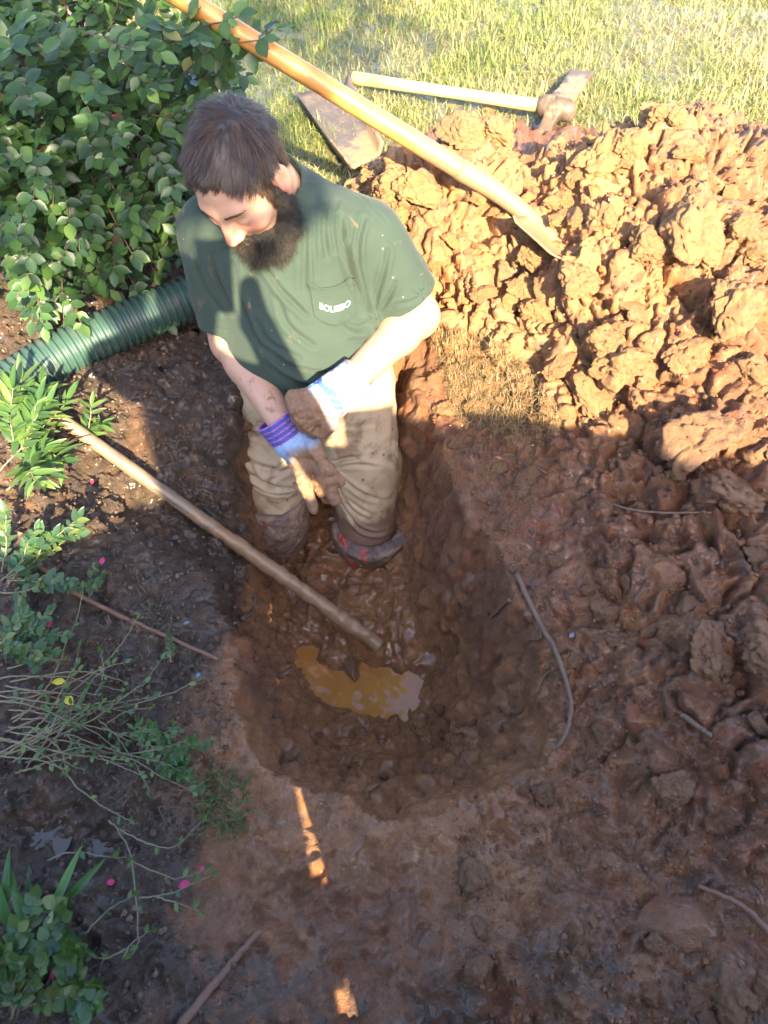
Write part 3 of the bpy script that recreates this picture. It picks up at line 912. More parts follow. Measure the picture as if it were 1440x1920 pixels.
PF = [
    ([(612, 868), (660, 858), (745, 842)], .0060, .0050), ([(614, 872), (680, 872), (748, 880)], .0055, .0048),
    ([(612, 864), (668, 828), (750, 805)], .0055, .0060), ([(618, 880), (650, 905), (690, 930), (735, 935)], .0060, .0055),
    ([(625, 890), (640, 920), (655, 950), (690, 975)], .0060, .0050), ([(640, 945), (668, 985), (700, 1000), (735, 990)], .0060, .0045),
    ([(640, 925), (680, 955), (740, 965)], .0050, .0050), ([(650, 800), (700, 795), (750, 788)], .0040, .0055),
    ([(450, 800), (475, 815), (520, 825)], .0060, .0070), ([(455, 850), (500, 880), (560, 880)], .0055, .0070),
    ([(465, 885), (500, 905), (560, 912)], .0080, .0065), ([(470, 905), (510, 922), (562, 918)], .0070, .0050),
    ([(560, 850), (540, 880), (500, 900)], .0050, .0060), ([(445, 830), (465, 862), (485, 895)], .0045, .0060),
    ([(540, 1040), (530, 1070), (500, 1095)], .0060, .0055), ([(480, 1060), (510, 1075), (545, 1062)], .0070, .0055),
    ([(478, 1085), (505, 1100), (530, 1092)], .0070, .0050), ([(640, 1040), (670, 1055), (720, 1050)], .0070, .0050),
    ([(745, 800), (742, 850), (748, 900)], .0030, .0040),
]
n = vnormals(v, q)
v = v + n * 0
w_ = fold(v, n, PBV, PF)
v = v + (w_ - v) * (.62 + .35 * vnoise(v, .05, 94))[:, None]
v = v + n * (.009 * fbm(v, .10, 4, 95) + .0015 * vnoise(v, .025, 96))[:, None]
low = sstep(-.36, -.46, v[:, 2])
v = v + n * (low * (.004 * np.sin(v[:, 2] * 150 + 5 * vnoise(v, .06, 97)) + .006 * vnoise(v, .03, 98)))[:, None]
me = mesh_np('trousers', v, q)
attr(me, 'mud', np.clip(sstep(-.22, -.42, v[:, 2]) * .92 + .20 + .14 * sstep(.05, -.1, v[:, 2]), 0, 1))
trousers = link('trousers', me, PANTS, person)
PBV = BVHTree.FromPolygons(v.tolist(), q.tolist())

# ------------------------------------------------------------------ the man: gloves
def hp(px, py, d): return V3(at_depth(px, py, d))
def glove(name, wrist_far, wrist, palm, fingers, thumb, seed, painter):
    ax = wrist - wrist_far; ax = ax / np.linalg.norm(ax)
    def f(p):
        cuff = f_chain(p, [wrist_far, wrist], [.0475, .0415], .01)
        cuff = smax(cuff, -f_plane(p, wrist_far, ax), .003)
        cuff = smax(cuff, -smax(f_cone(p, wrist_far - ax * .02, wrist_far + ax * .03, .0425, .040), f_plane(p, wrist_far + ax * .03, ax), .004), .003)
        t = cuff
        for a, b, ra, rb in palm: t = smin(t, f_cone(p, a, b, ra, rb), .02)
        for pts, rs in fingers: t = smin(t, f_chain(p, pts, rs, .006), .0035)
        t = smin(t, f_chain(p, thumb[0], thumb[1], .008), .010)
        return t
    allp = np.array([wrist_far, wrist] + [x for a, b, _, _ in palm for x in (a, b)] + [x for pts, _ in fingers for x in pts] + list(thumb[0]))
    v, q = net(f, allp.min(0) - .06, allp.max(0) + .06, .0026)
    v = relax(v, q, 1, .5)
    n = vnormals(v, q)
    u = (v - wrist_far) @ ax
    mud = sstep(.060, .105, u + .012 * vnoise(v, .03, seed + 5))
    cr = worley(v + .004 * vnoise(v, .012, seed)[:, None], .022, seed + 1, True)
    lump = np.clip((cr[1] - cr[0]) * 2.2, 0, 1)
    v = v + n * (mud * (.0026 * lump + .0028 * fbm(v, .03, 3, seed + 2) - .002) + (1 - mud) * .0012 * fbm(v, .02, 2, seed + 3))[:, None]
    me = mesh_np(name, v, q)
    attr_col(me, 'paint', painter(v, u, mud))
    return link(name, me, GLOVE, person)
MUDC = np.array([(0.215, 0.118, 0.068)], dtype=np.float32)
def paint_a(v, u, mud):
    st = ((u / .0125) % 1.0)
    blue = np.array([(0.055, 0.075, 0.34)]); pink = np.array([(0.42, 0.13, 0.36)]); sky_ = np.array([(0.24, 0.38, 0.62)])
    c = np.where((st < .22)[:, None], pink, blue)
    c = np.where((u > .052)[:, None], sky_, c)
    return c * (1 - mud[:, None]) + MUDC * mud[:, None]
def paint_b(v, u, mud):
    st = ((u / .017) % 1.0)
    white = np.array([(0.62, 0.58, 0.60)]); lil = np.array([(0.33, 0.33, 0.55)]); blue = np.array([(0.05, 0.12, 0.46)]); sky_ = np.array([(0.30, 0.46, 0.68)])
    c = np.where(((st > .35) & (st < .85))[:, None], lil, white)
    c = np.where((u > .050)[:, None], white, c)
    st2 = (((v @ V3(.3, .2, .93)) / .014) % 1.0)
    c = np.where((u > .072)[:, None], np.where((st2 < .16)[:, None], white, blue), c)
    c = np.where((u > .092)[:, None], sky_, c)
    m2 = sstep(.098, .118, u + .01 * vnoise(v, .03, 7)) 
    sm = sstep(.25, .5, vnoise(v, .035, 8)) * .7
    m2 = np.maximum(m2, sm * (u < .05))
    m2 = np.maximum(m2, sstep(.235, .215, v[:, 2] + .006 * vnoise(v, .02, 3)) * (u > .075) * .9)
    return c * (1 - m2[:, None]) + MUDC * m2[:, None]
glove_a = glove('glove', hp(515, 782, 1.600), hp(548, 826, 1.625),
    [(hp(552, 832, 1.628), hp(572, 868, 1.640), .036, .030), (hp(560, 826, 1.63), hp(596, 860, 1.625), .032, .022), (hp(566, 850, 1.635), hp(606, 890, 1.65), .03, .022)],
    [([hp(562, 860, 1.625), hp(570, 902, 1.615), hp(588, 956, 1.64)], [.021, .0180, .0115]),
     ([hp(588, 872, 1.632), hp(612, 880, 1.600), hp(634, 902, 1.625)], [.020, .0190, .0160]),
     ([hp(592, 885, 1.645), hp(612, 900, 1.612), hp(628, 938, 1.64)], [.019, .0180, .0150]),
     ([hp(590, 892, 1.665), hp(604, 918, 1.645), hp(614, 936, 1.67)], [.018, .0160, .0135])],
    ([hp(566, 822, 1.622), hp(588, 838, 1.595), hp(599, 856, 1.590)], [.022, .020, .016]), 200, paint_a)
glove_b = glove('glove', hp(672, 708, 1.555), hp(628, 738, 1.540),
    [(hp(634, 735, 1.542), hp(588, 752, 1.525), .038, .033), (hp(620, 752, 1.55), hp(592, 768, 1.545), .034, .030)],
    [([hp(576, 742, 1.512), hp(552, 745, 1.530), hp(553, 764, 1.565), hp(568, 768, 1.590)], [.0185, .0175, .0165, .0145]),
     ([hp(578, 758, 1.515), hp(556, 766, 1.530), hp(560, 785, 1.565), hp(576, 788, 1.590)], [.0185, .0175, .0165, .0145]),
     ([hp(584, 772, 1.520), hp(566, 784, 1.535), hp(572, 800, 1.570), hp(588, 800, 1.595)], [.0180, .0170, .0160, .0140]),
     ([hp(592, 782, 1.528), hp(578, 796, 1.545), hp(588, 810, 1.575), hp(600, 806, 1.595)], [.0165, .0155, .0145, .0130])],
    ([hp(628, 768, 1.545), hp(620, 795, 1.545), hp(604, 812, 1.560)], [.022, .019, .0155]), 300, paint_b)

# ------------------------------------------------------------------ the man: knee pads with red straps
RED = NT('red_webbing'); RED.set(Base_Color=(0.36, 0.035, 0.035), Roughness=0.65)
RED.set(Base_Color=RED.mix(RED.ramp(RED.noise(60, 4, .6), [(.5, 0.0), (.65, .8)]), (0.36, 0.03, 0.035), (0.15, 0.08, 0.055)))
RED = RED.m
def knee_pad(centre, up, front, rad, h, seed, flare=0.0, tilt=0.0, thick=.011):
    up = V3(up) / np.linalg.norm(up); front = V3(front); front = front - up * (front @ up); front /= np.linalg.norm(front)
    side = np.cross(front, up)
    c = V3(centre)
    def f(p):
        d = p - c
        z = d @ up; x = d @ side; y = d @ front
        zz = z + tilt * x
        r = np.sqrt(x * x + y * y)
        R = rad + flare * np.clip(zz / h, -1, 1) + .010 * np.cos(np.clip(zz / h, -1, 1) * 1.5)
        sh = np.abs(r - R) - thick
        sh = smax(sh, np.abs(zz) - h, .010)
        sh = smax(sh, -(y + .35 * rad), .012)                        # open at the back of the knee
        cap = f_ell(p, c + front * (rad - .005) - up * .01, (.048, .032, .055)) + .004
        return smin(sh, cap, .02)
    lo, hi = c - (rad + h + .06), c + (rad + h + .06)
    v, q = net(f, lo, hi, .0034)
    v = relax(v, q, 1, .5)
    n = vnormals(v, q)
    w1, w2 = worley(v + .006 * vnoise(v, .02, seed)[:, None], .03, seed + 1, True)
    lump = .0026 * np.clip((w2 - w1) * 2, 0, 1) + .008 * fbm(v, .035, 5, seed + 2, .65)
    v = v + n * lump[:, None]
    me = mesh_np('knee_pad', v, q)
    d = v - c; z = d @ up + tilt * (d @ side)
    base = np.array([(0.200, 0.128, 0.092)]) * (1 + .35 * fbm(v, .05, 3, seed + 3))[:, None]
    band = np.array([(0.060, 0.050, 0.058)]); redc = np.array([(0.34, 0.085, 0.070)])
    bm_ = (sstep(h - .030, h - .022, z + .004 * vnoise(v, .02, seed + 4)) * sstep(-.1, .3, vnoise(v, .04, seed + 6)) * .55)[:, None]
    base = base * (1 - bm_) + band * bm_
    rm = (sstep(h - .028, h - .020, z) * sstep(.1, .45, vnoise(v, .03, seed + 5) - .08 - np.abs((d @ side) - .02) * 6) * .8)[:, None]
    base = base * (1 - rm) + redc * rm
    attr_col(me, 'paint', np.clip(base, 0, 1))
    return link('knee_pad', me, PAD, person), c, up, front, side
pad_a, c, up, fr, sd_ = knee_pad((-.316, 1.178, -.358), KNEE_A - ANK_A + V3(0, .04, 0), (-.02, -1, 0), .078, .085, 400)
def ribbon(pts, width_dir, w, th=.003):
    """a strap: points and the direction of its width"""
    pts = [Vector(p) for p in spline(pts, 18)]
    V, Q = [], []
    for i, p in enumerate(pts):
        t = (pts[min(i + 1, 17)] - pts[max(i - 1, 0)]).normalized()
        wd = Vector(width_dir); wd = (wd - t * wd.dot(t)).normalized(); nn = t.cross(wd)
        for a, b in ((-1, -1), (1, -1), (1, 1), (-1, 1)): V.append(p + wd * a * w / 2 + nn * b * th / 2)
    for i in range(len(pts) - 1):
        for k in range(4):
            k2 = (k + 1) % 4
            Q.append((i * 4 + k, i * 4 + k2, i * 4 + 4 + k2, i * 4 + 4 + k))
    Q += [(3, 2, 1, 0), tuple(len(V) - 4 + k for k in range(4))]
    return V, Q
def strap(pts, wdir, w, parent):
    V, Q = ribbon(pts, wdir, w)
    o = link('strap', mesh_np('strap', np.array([tuple(k) for k in V], dtype=np.float32), np.array(Q)), RED, parent)
    return o
zk = Vector((-.316, 1.178, -.358))
strap([zk + Vector(o) for o in ((-.072, -.03, .065), (-.092, -.025, .062), (-.108, -.01, .03), (-.112, .01, -.02))], (.3, -.2, 1), .024, pad_a)
strap([zk + Vector(o) for o in ((-.07, .03, .03), (-.04, .08, .02), (.04, .085, .01), (.075, .03, .02))], (0, 0, 1), .03, pad_a)
pad_b, c, up, fr, sd_ = knee_pad((-.040, 1.150, -.392), V3(.10, -.14, 1), (.12, -1, 0), .076, .058, 500, .016, .20, .020)
zk = Vector((-.043, 1.150, -.395))
strap([zk + Vector(o) for o in ((-.075, -.055, .055), (-.055, -.085, .035), (-.035, -.10, .005), (-.015, -.102, -.03))], (1, .3, .4), .012, pad_b)
strap([zk + Vector(o) for o in ((-.082, -.045, .06), (-.075, -.075, .025), (-.052, -.095, -.01), (-.04, -.098, -.035))], (1, .3, .4), .010, pad_b)
strap([zk + Vector(o) for o in ((.095, -.02, .10), (.098, .0, .085), (.090, .03, .06), (.05, .08, .03))], (0, .3, 1), .012, pad_b)

# ------------------------------------------------------------------ the man: hair and beard
def strands(roots, dirs, lens, width, normals, curl, seed, segs=3):
    """thin curved blades; curl bends each strand with its own random sideways drift"""
    r = np.random.default_rng(seed)
    N = len(roots)
    side = np.cross(dirs, normals); side /= np.maximum(np.linalg.norm(side, axis=1, keepdims=True), 1e-6)
    drift = r.normal(0, 1, (N, 3)).astype(np.float32) * curl
    pts = [roots]
    d = dirs.copy()
    for s in range(segs):
        pts.append(pts[-1] + d * (lens / segs)[:, None])
        d = d + drift - normals * .10
        d /= np.linalg.norm(d, axis=1, keepdims=True)
    V = []
    for s, p in enumerate(pts):
        w = width * (1 - (s / segs) ** 2 * .8)
        V.append(p - side * w / 2); V.append(p + side * w / 2)
    V = np.stack(V, 1).reshape(-1, 3)
    base = np.arange(N)[:, None] * (2 * (segs + 1))
    Q = np.concatenate([base + np.array([[2 * s, 2 * s + 1, 2 * s + 3, 2 * s + 2]]) for s in range(segs)])
    return V, Q
def hair_material(name, a, b, rough=0.45):
    t = NT(name)
    t.set(Base_Color=t.mix(t.noise(90, 3, .6, t.coord()), a, b), Roughness=rough, Specular_IOR_Level=0.45)
    return t.m
HAIRM = hair_material('brown_hair', (0.020, 0.012, 0.009), (0.048, 0.030, 0.022), .6)
BEARDM = hair_material('dark_beard', (0.008, 0.006, 0.005), (0.024, 0.017, 0.013), 0.7)
def scalp(hq):
    x, y, z = np.abs(hq[:, 0]), hq[:, 1], hq[:, 2]
    line = .052 + .10 * np.clip(.06 - y, 0, .2) * -1.0               # hairline height at the brow, falling towards the temples
    front = z - (.075 - 1.02 * np.clip(.066 - y, 0, .2)) + .007 * vnoise(hq, .011, 12) + .004 * vnoise(hq, .005, 13)
    m = (front > 0) & (z > -.075)
    m |= (x > .055) & (y > .002) & (y < .036) & (z > -.045) & (z < .05)
    m &= ~((x > .068) & (y > -.032) & (y < .010) & (z < .014))       # round the ears
    m &= ~((y > .040) & (z < .054))
    return m
bv, bq = np.empty(0), None
co = np.empty(len(person.data.vertices) * 3, dtype=np.float32); person.data.vertices.foreach_get('co', co); bv = co.reshape(-1, 3)
bq = np.empty(len(person.data.loops), dtype=np.int32); person.data.loops.foreach_get('vertex_index', bq); bq = bq.reshape(-1, 4)
bn = vnormals(bv, bq)
hq = to_head(bv); nh = bn @ HEAD_R
onhead = (np.linalg.norm(hq, axis=1) < .16)
sm = onhead & scalp(hq)
fsel = sm[bq].all(1)
used, inv = np.unique(bq[fsel], return_inverse=True)
cap = bv[used] + bn[used] * (.0045 + .002 * vnoise(bv[used], .012, 33))[:, None]
capq = inv.reshape(-1, 4)
idx_s = np.where(sm)[0]
rr = np.random.default_rng(5)
pick = rr.choice(idx_s, 26000)
root_h = hq[pick] + rr.normal(0, .0016, (26000, 3)); rn = nh[pick]
wh = V3(-.034, -.045, .105)
dr = root_h - wh
dr[:, 0] += .055 * sstep(.02, .075, root_h[:, 1])
dr[:, 1] += .020; dr[:, 0] += .012
dr[:, 2] -= .02
dr = dr - rn * (dr * rn).sum(1, keepdims=True)
dr /= np.maximum(np.linalg.norm(dr, axis=1, keepdims=True), 1e-6)
wob = np.stack([vnoise(root_h, .018, 71), vnoise(root_h, .018, 72), vnoise(root_h, .018, 73)], 1)
dr = dr + .34 * wob + rn * .10 + rr.normal(0, .07, dr.shape)
dr /= np.linalg.norm(dr, axis=1, keepdims=True)
ln = (.018 + .020 * sstep(-.02, .06, root_h[:, 2])) * (1 - .68 * sstep(.030, .072, root_h[:, 1])) * (1 - .5 * ((np.abs(root_h[:, 0]) > .055) & (root_h[:, 2] < .05))) * rr.uniform(.55, 1.2, 26000)
sv, sq = strands(root_h + rn * .002, dr.astype(np.float32), ln.astype(np.float32), .0008, rn, .05, 6)
hv = np.concatenate([cap, from_head(sv)]); hqd = np.concatenate([capq, sq + len(cap)])
me = mesh_np('hair', hv, hqd)
lock = np.clip(.5 + .55 * vnoise(root_h * np.array([1.6, .8, 1.0]), .010, 41) + rr.normal(0, .30, len(root_h)), 0, 1)[:, None]
sc_ = np.array([[.012, .0075, .006]]) * (1 - lock) + np.array([[.080, .046, .030]]) * lock
attr_col(me, 'paint', np.concatenate([np.tile([[.016, .010, .008]], (len(cap), 1)), np.repeat(sc_, 8, axis=0)]))
HT = NT('brown_hair_strands'); HT.set(Base_Color=HT.attr('paint', True), Roughness=.5, Specular_IOR_Level=.5)
link('hair', me, HT.m, person)

def f_beard(q):
    qa = q.copy(); qa[:, 0] = np.abs(qa[:, 0])
    f = f_chain(qa, [(.073, .012, -.016), (.070, .012, -.056), (.056, .036, -.096), (.030, .070, -.124), (0, .080, -.134)], [.009, .016, .026, .033, .038], .02)
    f = smin(f, f_ell(q, (0, .055, -.120), (.050, .042, .040)), .03)
    f = smin(f, f_cone(qa, (.0, .096, -.060), (.030, .080, -.070), .0075, .010), .008)
    f = smin(f, f_cone(qa, (.030, .080, -.070), (.040, .066, -.098), .011, .018), .012)
    f = smax(f, -f_ell(q, (0, .106, -.078), (.024, .034, .0135)), .006)
    f = smax(f, -f_ell(qa, (.046, .080, -.036), (.030, .040, .030)), .006)
    return f
v, q = net(f_beard, (-.13, -.06, -.21), (.13, .16, .0), .0036)
n = vnormals(v, q)
v2 = v + n * (.004 * vnoise(v, .014, 81) + .003 * vnoise(v, .007, 82))[:, None]
pick = rr.choice(len(v), 20000)
dd = n[pick] * .75 + np.array([0, .25, -.75]) * 1.0 + rr.normal(0, .42, (20000, 3))
dd /= np.linalg.norm(dd, axis=1, keepdims=True)
ln = rr.uniform(.010, .024, 20000) * (.45 + .55 * sstep(-.04, -.10, v[pick][:, 2]))
sv, sq = strands(v2[pick], dd.astype(np.float32), ln.astype(np.float32), .0006, n[pick], .38, 8)
link('beard', mesh_np('beard', from_head(np.concatenate([v2, sv])), np.concatenate([q, sq + len(v2)])), BEARDM, person)
# eyebrows
BT = BVHTree.FromPolygons(hq.tolist(), bq[onhead[bq].all(1)].tolist())
for sg in (-1, 1):
    rt, dn, nr = [], [], []
    for k in range(130):
        xb = rr.uniform(.012, .052)
        h = BT.ray_cast(Vector((sg * xb, .2, .020 + .004 * math.sin((xb - .012) / .04 * 2.6) + rr.normal(0, .0012))), Vector((0, -1, 0)))
        if h[0] is None: continue
        rt.append(h[0]); nr.append(h[1]); dn.append((Vector((sg * 1.0, -.1, .25 + rr.normal(0, .3))) + h[1] * .2).normalized())
    sv, sq = strands(np.array(rt, dtype=np.float32), np.array(dn, dtype=np.float32), np.full(len(rt), .007, dtype=np.float32), .0008, np.array(nr, dtype=np.float32), .1, 9)
    link('eyebrow', mesh_np('eyebrow', from_head(sv), sq), HAIRM, person)
# ------------------------------------------------------------------ what stands behind the camera and shades the foreground: an unseen board fence added for shade, and the photographer
WOODF = NT('weathered_wood')
WOODF.set(Base_Color=WOODF.mix(WOODF.noise(20, 5, .6), (.16, .12, .085), (.27, .21, .15)), Roughness=.8)
WOODF = WOODF.m
def box_mesh(name, x0, x1, y0, y1, z0, z1):
    v = [(x, y, z) for z in (z0, z1) for y in (y0, y1) for x in (x0, x1)]
    return mesh_np(name, np.array(v), np.array([(0, 2, 3, 1), (4, 5, 7, 6), (0, 1, 5, 4), (2, 6, 7, 3), (0, 4, 6, 2), (1, 3, 7, 5)]), False)
FY = -.9
fence = empty('shade_fence', (0, FY, 0))
tag(fence, 'unseen weathered board fence added behind the photographer to shade the near side of the pit', 'fence')
def board(x0, x1, z0, z1, name='board', y0=-.012, y1=.012):
    o = link(name, box_mesh(name, x0, x1, y0, y1, z0, z1), WOODF, fence)
    return o
x = -3.0
rb = random.Random(3)
SLIT = (.172, .206)  # gap in the added fence, shaped to let slivers of sun through
for x0, x1, top in ([(-3.0 + .15 * k, -3.0 + .15 * (k + 1), 1.255 + .03 * rb.uniform(-1, 1) * (k < 14)) for k in range(20)] +
                    [(0, .086, 1.30), (.086, SLIT[0], 1.33), (SLIT[1], .29, 1.33), (.29, .365, 1.33), (.365, .47, 1.39)] +
                    [(.47 + .15 * k, .47 + .15 * (k + 1), 1.50 + .03 * rb.uniform(-1, 1)) for k in range(16)]):
    board(x0 + (0 if x0 in (SLIT[1],) else .0006), x1 - (0 if x1 in (SLIT[0],) else .0006), -.05, top)
board(SLIT[0] - .01, SLIT[1] + .01, .88, 1.33, 'batten', .0125, .03)  # closes the upper slit to keep the sun slivers short
board(-3.0, 2.87, .672, .758, 'rail', -.05, -.0125)
board(-3.0, 2.87, .10, .60, 'rail', -.05, -.0125)

JACKET = NT('grey_jacket'); JACKET.set(Base_Color=(.12, .13, .15), Roughness=.85); JACKET = JACKET.m
def f_photographer(p):
    o = V3(-.03, -.27, 0)
    q = p - o
    f = f_ell(q, (0, 0, 1.40), (.078, .10, .118))
    f = smin(f, f_cone(q, (0, .0, 1.22), (0, .0, 1.34), .06, .055), .03)
    f = smin(f, f_ell(q, (.015, 0, .98), (.150, .12, .27)), .03)
    f = smin(f, f_cone(q, (-.16, 0, 1.17), (.16, 0, 1.17), .065, .065), .05)
    f = smin(f, f_ell(q, (.01, 0, .72), (.150, .125, .16)), .03)
    for s in (-1, 1):
        el = (.235, .03, .98) if s > 0 else (-.245, .06, 1.17)
        f = smin(f, f_chain(q, [(s * .175, 0, 1.17), el, (s * .08 + .03, .20, 1.20)], [.055, .050, .034], .02), .02)
        f = smin(f, f_cone(q, (s * .07 + .03, .205, 1.215), (s * .065 + .03, .235, 1.285), .034, .022), .015)
        f = smin(f, f_chain(q, [(s * .088, 0, .70), (s * .115, .02, .40), (s * .125, -.01, .05)], [.095, .066, .05], .03), .03)
        f = smin(f, f_cone(q, (s * .125, -.04, .035), (s * .14, .14, .03), .045, .035), .02)
    return f
v, q = net(f_photographer, (-.42, -.56, -.03), (.34, .1, 1.56), .009)
photographer = link('person', mesh_np('person', v, q), JACKET)
tag(photographer, 'photographer in a grey jacket behind the camera, casting the long shadow', 'person')
PH = NT('black_glass'); PH.set(Base_Color=(.01, .01, .01), Roughness=.2); PH = PH.m
phone = link('phone', box_mesh('phone', -.037, .037, -.004, .004, -.12, .03), PH)
phone.location = Vector((0, -.014, CAM_H)) + Vector((0, -.006, 0)); phone.rotation_euler = (math.radians(35 - 90 + 90) - math.pi / 2 + math.radians(20), 0, 0)
tag(phone, 'black phone held up in front of the photographer', 'phone')

# ------------------------------------------------------------------ tools
def wood_material(name, a, b, stretch=(3, 3, .4), rough=.45, scale=28, mud=0.0):
    t = NT(name)
    mp = t.n('Mapping'); mp.inputs['Scale'].default_value = stretch
    t.l(t.coord(), mp.inputs['Vector'])
    n = t.noise(scale, 5, .6, mp.outputs[0], .8)
    col = t.mix(t.ramp(n, [(.35, 0.0), (.65, 1.0)]), a, b)
    if mud:
        m = t.math('ADD', t.attr('mud'), t.math('MULTIPLY', t.math('SUBTRACT', t.noise(26, 5, .65), .5), .9))
        col = t.mix(t.ramp(m, [(.45, 0.0), (.6, 1.0)]), col, t.mix(t.noise(50, 4, .6), (.19, .112, .062), (.29, .175, .098)))
    t.set(Base_Color=col, Roughness=rough)
    t.set(Normal=t.bump(n, .15, .003))
    return t.m
def rod(name, a, b, radii, mat, parent=None, n=40, sides=16, mud=None, lump=0.0, seed=0, bend=0.0):
    """a round rod modelled along its own Z so that the grain follows it"""
    a, b = Vector(a), Vector(b)
    L = (b - a).length
    pts = [Vector((bend * math.sin(math.pi * i / (n - 1)), 0, L * i / (n - 1))) for i in range(n)]
    rs = np.interp(np.linspace(0, 1, n), np.linspace(0, 1, len(radii)), radii)
    V, Q = tube_np(pts, list(rs), sides)
    V = np.array([tuple(k) for k in V], dtype=np.float32)
    mudv = np.zeros(len(V), dtype=np.float32)
    if mud is not None: mudv = np.interp(V[:, 2] / L, np.linspace(0, 1, len(mud)), mud).astype(np.float32)
    if lump:
        r = V.copy(); r[:, 2] = 0
        rn = r / np.maximum(np.linalg.norm(r, axis=1, keepdims=True), 1e-6)
        w = worley(V, .03, seed, True)
        am = lump * np.clip(mudv, 0, 1) * (np.clip((w[1] - w[0]) * 1.6, 0, 1) * .6 + .55 * fbm(V, .05, 2, seed + 1) + .75 * fbm(V, .016, 4, seed + 2) + .2)
        V += rn * am[:, None] * (np.linalg.norm(r, axis=1) > .3 * max(radii))[:, None]
    Qa = [f for f in Q if len(set(f)) == 4]; Ta = [tuple(dict.fromkeys(f)) for f in Q if len(set(f)) == 3]
    me = mesh_np(name, V, [np.array(Qa), np.array(Ta)])
    attr(me, 'mud', mudv)
    o = link(name, me, mat)
    o.rotation_mode = 'QUATERNION'
    o.location = a
    o.rotation_quaternion = (b - a).to_track_quat('Z', 'Y')
    if parent is not None:
        o.parent = parent
        o.location = a - parent.location
    return o
ASH = wood_material('varnished_ash', (.40, .17, .042), (.56, .28, .085), mud=1, rough=.35)
PALE = wood_material('pale_hickory', (.50, .37, .13), (.62, .48, .20), mud=1)
STEEL = wood_material('muddy_steel', (.06, .042, .033), (.11, .072, .05), (1, 1, 1), .55, mud=1)
# shovel: blade driven into the heap, handle leaning back over the shrub
sb, snrm = hit(962, 398)
sb = sb + Vector((0, 0, .025))
shaft_end = at_depth(345, -2, sb.length * 0 + 1.50)
sdir = (shaft_end - sb).normalized()
shovel = empty('shovel', sb)
tag(shovel, 'long wooden shovel leaning across the top with its muddy blade in the clay heap', 'shovel')
rod('handle', sb + sdir * .13, sb + sdir * 1.22, [.0225, .0222, .022, .0225, .0235], ASH, shovel, 60, 18, [1.0, .55, .35, .12, 0, 0, 0, 0, 0], .002, 11)
# curved socket from the handle down into the blade
bd = (hit(1085, 420)[0] + Vector((0, 0, -.06)) - sb).normalized()
pts = spline([sb + sdir * .16, sb + sdir * .05, sb + bd * .045 + Vector((0, 0, -.008)), sb + bd * .13 + Vector((0, 0, -.018))], 22)
ms = MeshSet(); ms.tube([p - sb for p in pts], list(np.linspace(.0255, .018, 22)), 14)
me = ms.mesh('socket'); attr(me, 'mud', np.full(len(me.vertices), .95)); link('socket', me, STEEL, shovel)
V, Q = [], []
side = bd.cross(Vector((0, 0, 1))).normalized(); upn = side.cross(bd).normalized()
NU, NV = 12, 16
for j in range(NV + 1):
    t = j / NV
    w = .092 * (1 - max(0, (t - .55) / .45) ** 2.2) * (.9 + .1 * t)
    for i in range(NU + 1):
        s = i / NU * 2 - 1
        V.append(bd * (.05 + .20 * t) + side * (s * w) + upn * (.035 * s * s - .015 * t * t + (.01 if t < .03 else 0)))
for j in range(NV):
    for i in range(NU): Q.append((j * (NU + 1) + i, j * (NU + 1) + i + 1, (j + 1) * (NU + 1) + i + 1, (j + 1) * (NU + 1) + i))
me = mesh_np('blade', np.array([tuple(k) for k in V], dtype=np.float32), np.array(Q)); attr(me, 'mud', np.full(len(V), .95))
bl = link('blade', me, STEEL, shovel); bl.location = (0, 0, -.004)
m_ = bl.modifiers.new('thickness', 'SOLIDIFY'); m_.thickness = .004

# mattock lying on the lawn
ma = on_level(662, 146, .055); mb = on_level(1042, 203, .075)
mattock = empty('mattock', mb)
tag(mattock, 'muddy mattock with a pale wooden handle lying on the lawn behind the heap', 'mattock')
md = (mb - ma).normalized()
rod('handle', ma, mb + md * .03, [.0235, .021, .0195, .019, .0195, .021, .024], PALE, mattock, 30, 14, [0, 0, 0, .0, .25, .35, .7], .002, 13)
tip_up = at_depth(1090, 138, (mb - Vector((0, 0, CAM_H))).length * .925) ; tip_dn = on_level(1012, 262, .015)
def f_mat(p):
    ms_ = V3(mb)
    f = f_cone(p, mb - md * .035, mb + md * .035, .036, .034)
    a = V3(tip_up); d = a - ms_; L = np.linalg.norm(d); d = d / L
    wide = V3(md) - d * (V3(md) @ d); wide /= np.linalg.norm(wide)
    nn = np.cross(d, wide)
    def bar(tip, w0, w1, t0, t1):
        ax = V3(tip) - ms_; ln = np.linalg.norm(ax); ax = ax / ln
        wd = V3(md) - ax * (V3(md) @ ax); wd = wd / np.linalg.norm(wd); n2 = np.cross(ax, wd)
        r = p - ms_; t = np.clip((r @ ax) / ln, 0, 1)
        qx = np.abs(r @ wd) - (w0 + (w1 - w0) * t); qy = np.abs(r @ n2) - (t0 + (t1 - t0) * t); qz = np.maximum((r @ ax) - ln, -(r @ ax))
        return np.maximum(np.maximum(qx, qy), qz)
    f = smin(f, bar(tip_up, .026, .040, .018, .008), .012)
    f = smin(f, bar(tip_dn, .022, .020, .018, .008), .012)
    return f - .003
v, q = net(f_mat, np.minimum(np.minimum(V3(tip_up), V3(tip_dn)), V3(mb)) - .08, np.maximum(np.maximum(V3(tip_up), V3(tip_dn)), V3(mb)) + .08, .005)
n = vnormals(v, q); v = v + n * (.010 * np.clip(fbm(v, .05, 3, 55) + .2, 0, 1))[:, None]
me = mesh_np('head', v - V3(mb), q); attr(me, 'mud', .55 + .5 * fbm(v, .08, 2, 57)); link('head', me, STEEL, mattock)

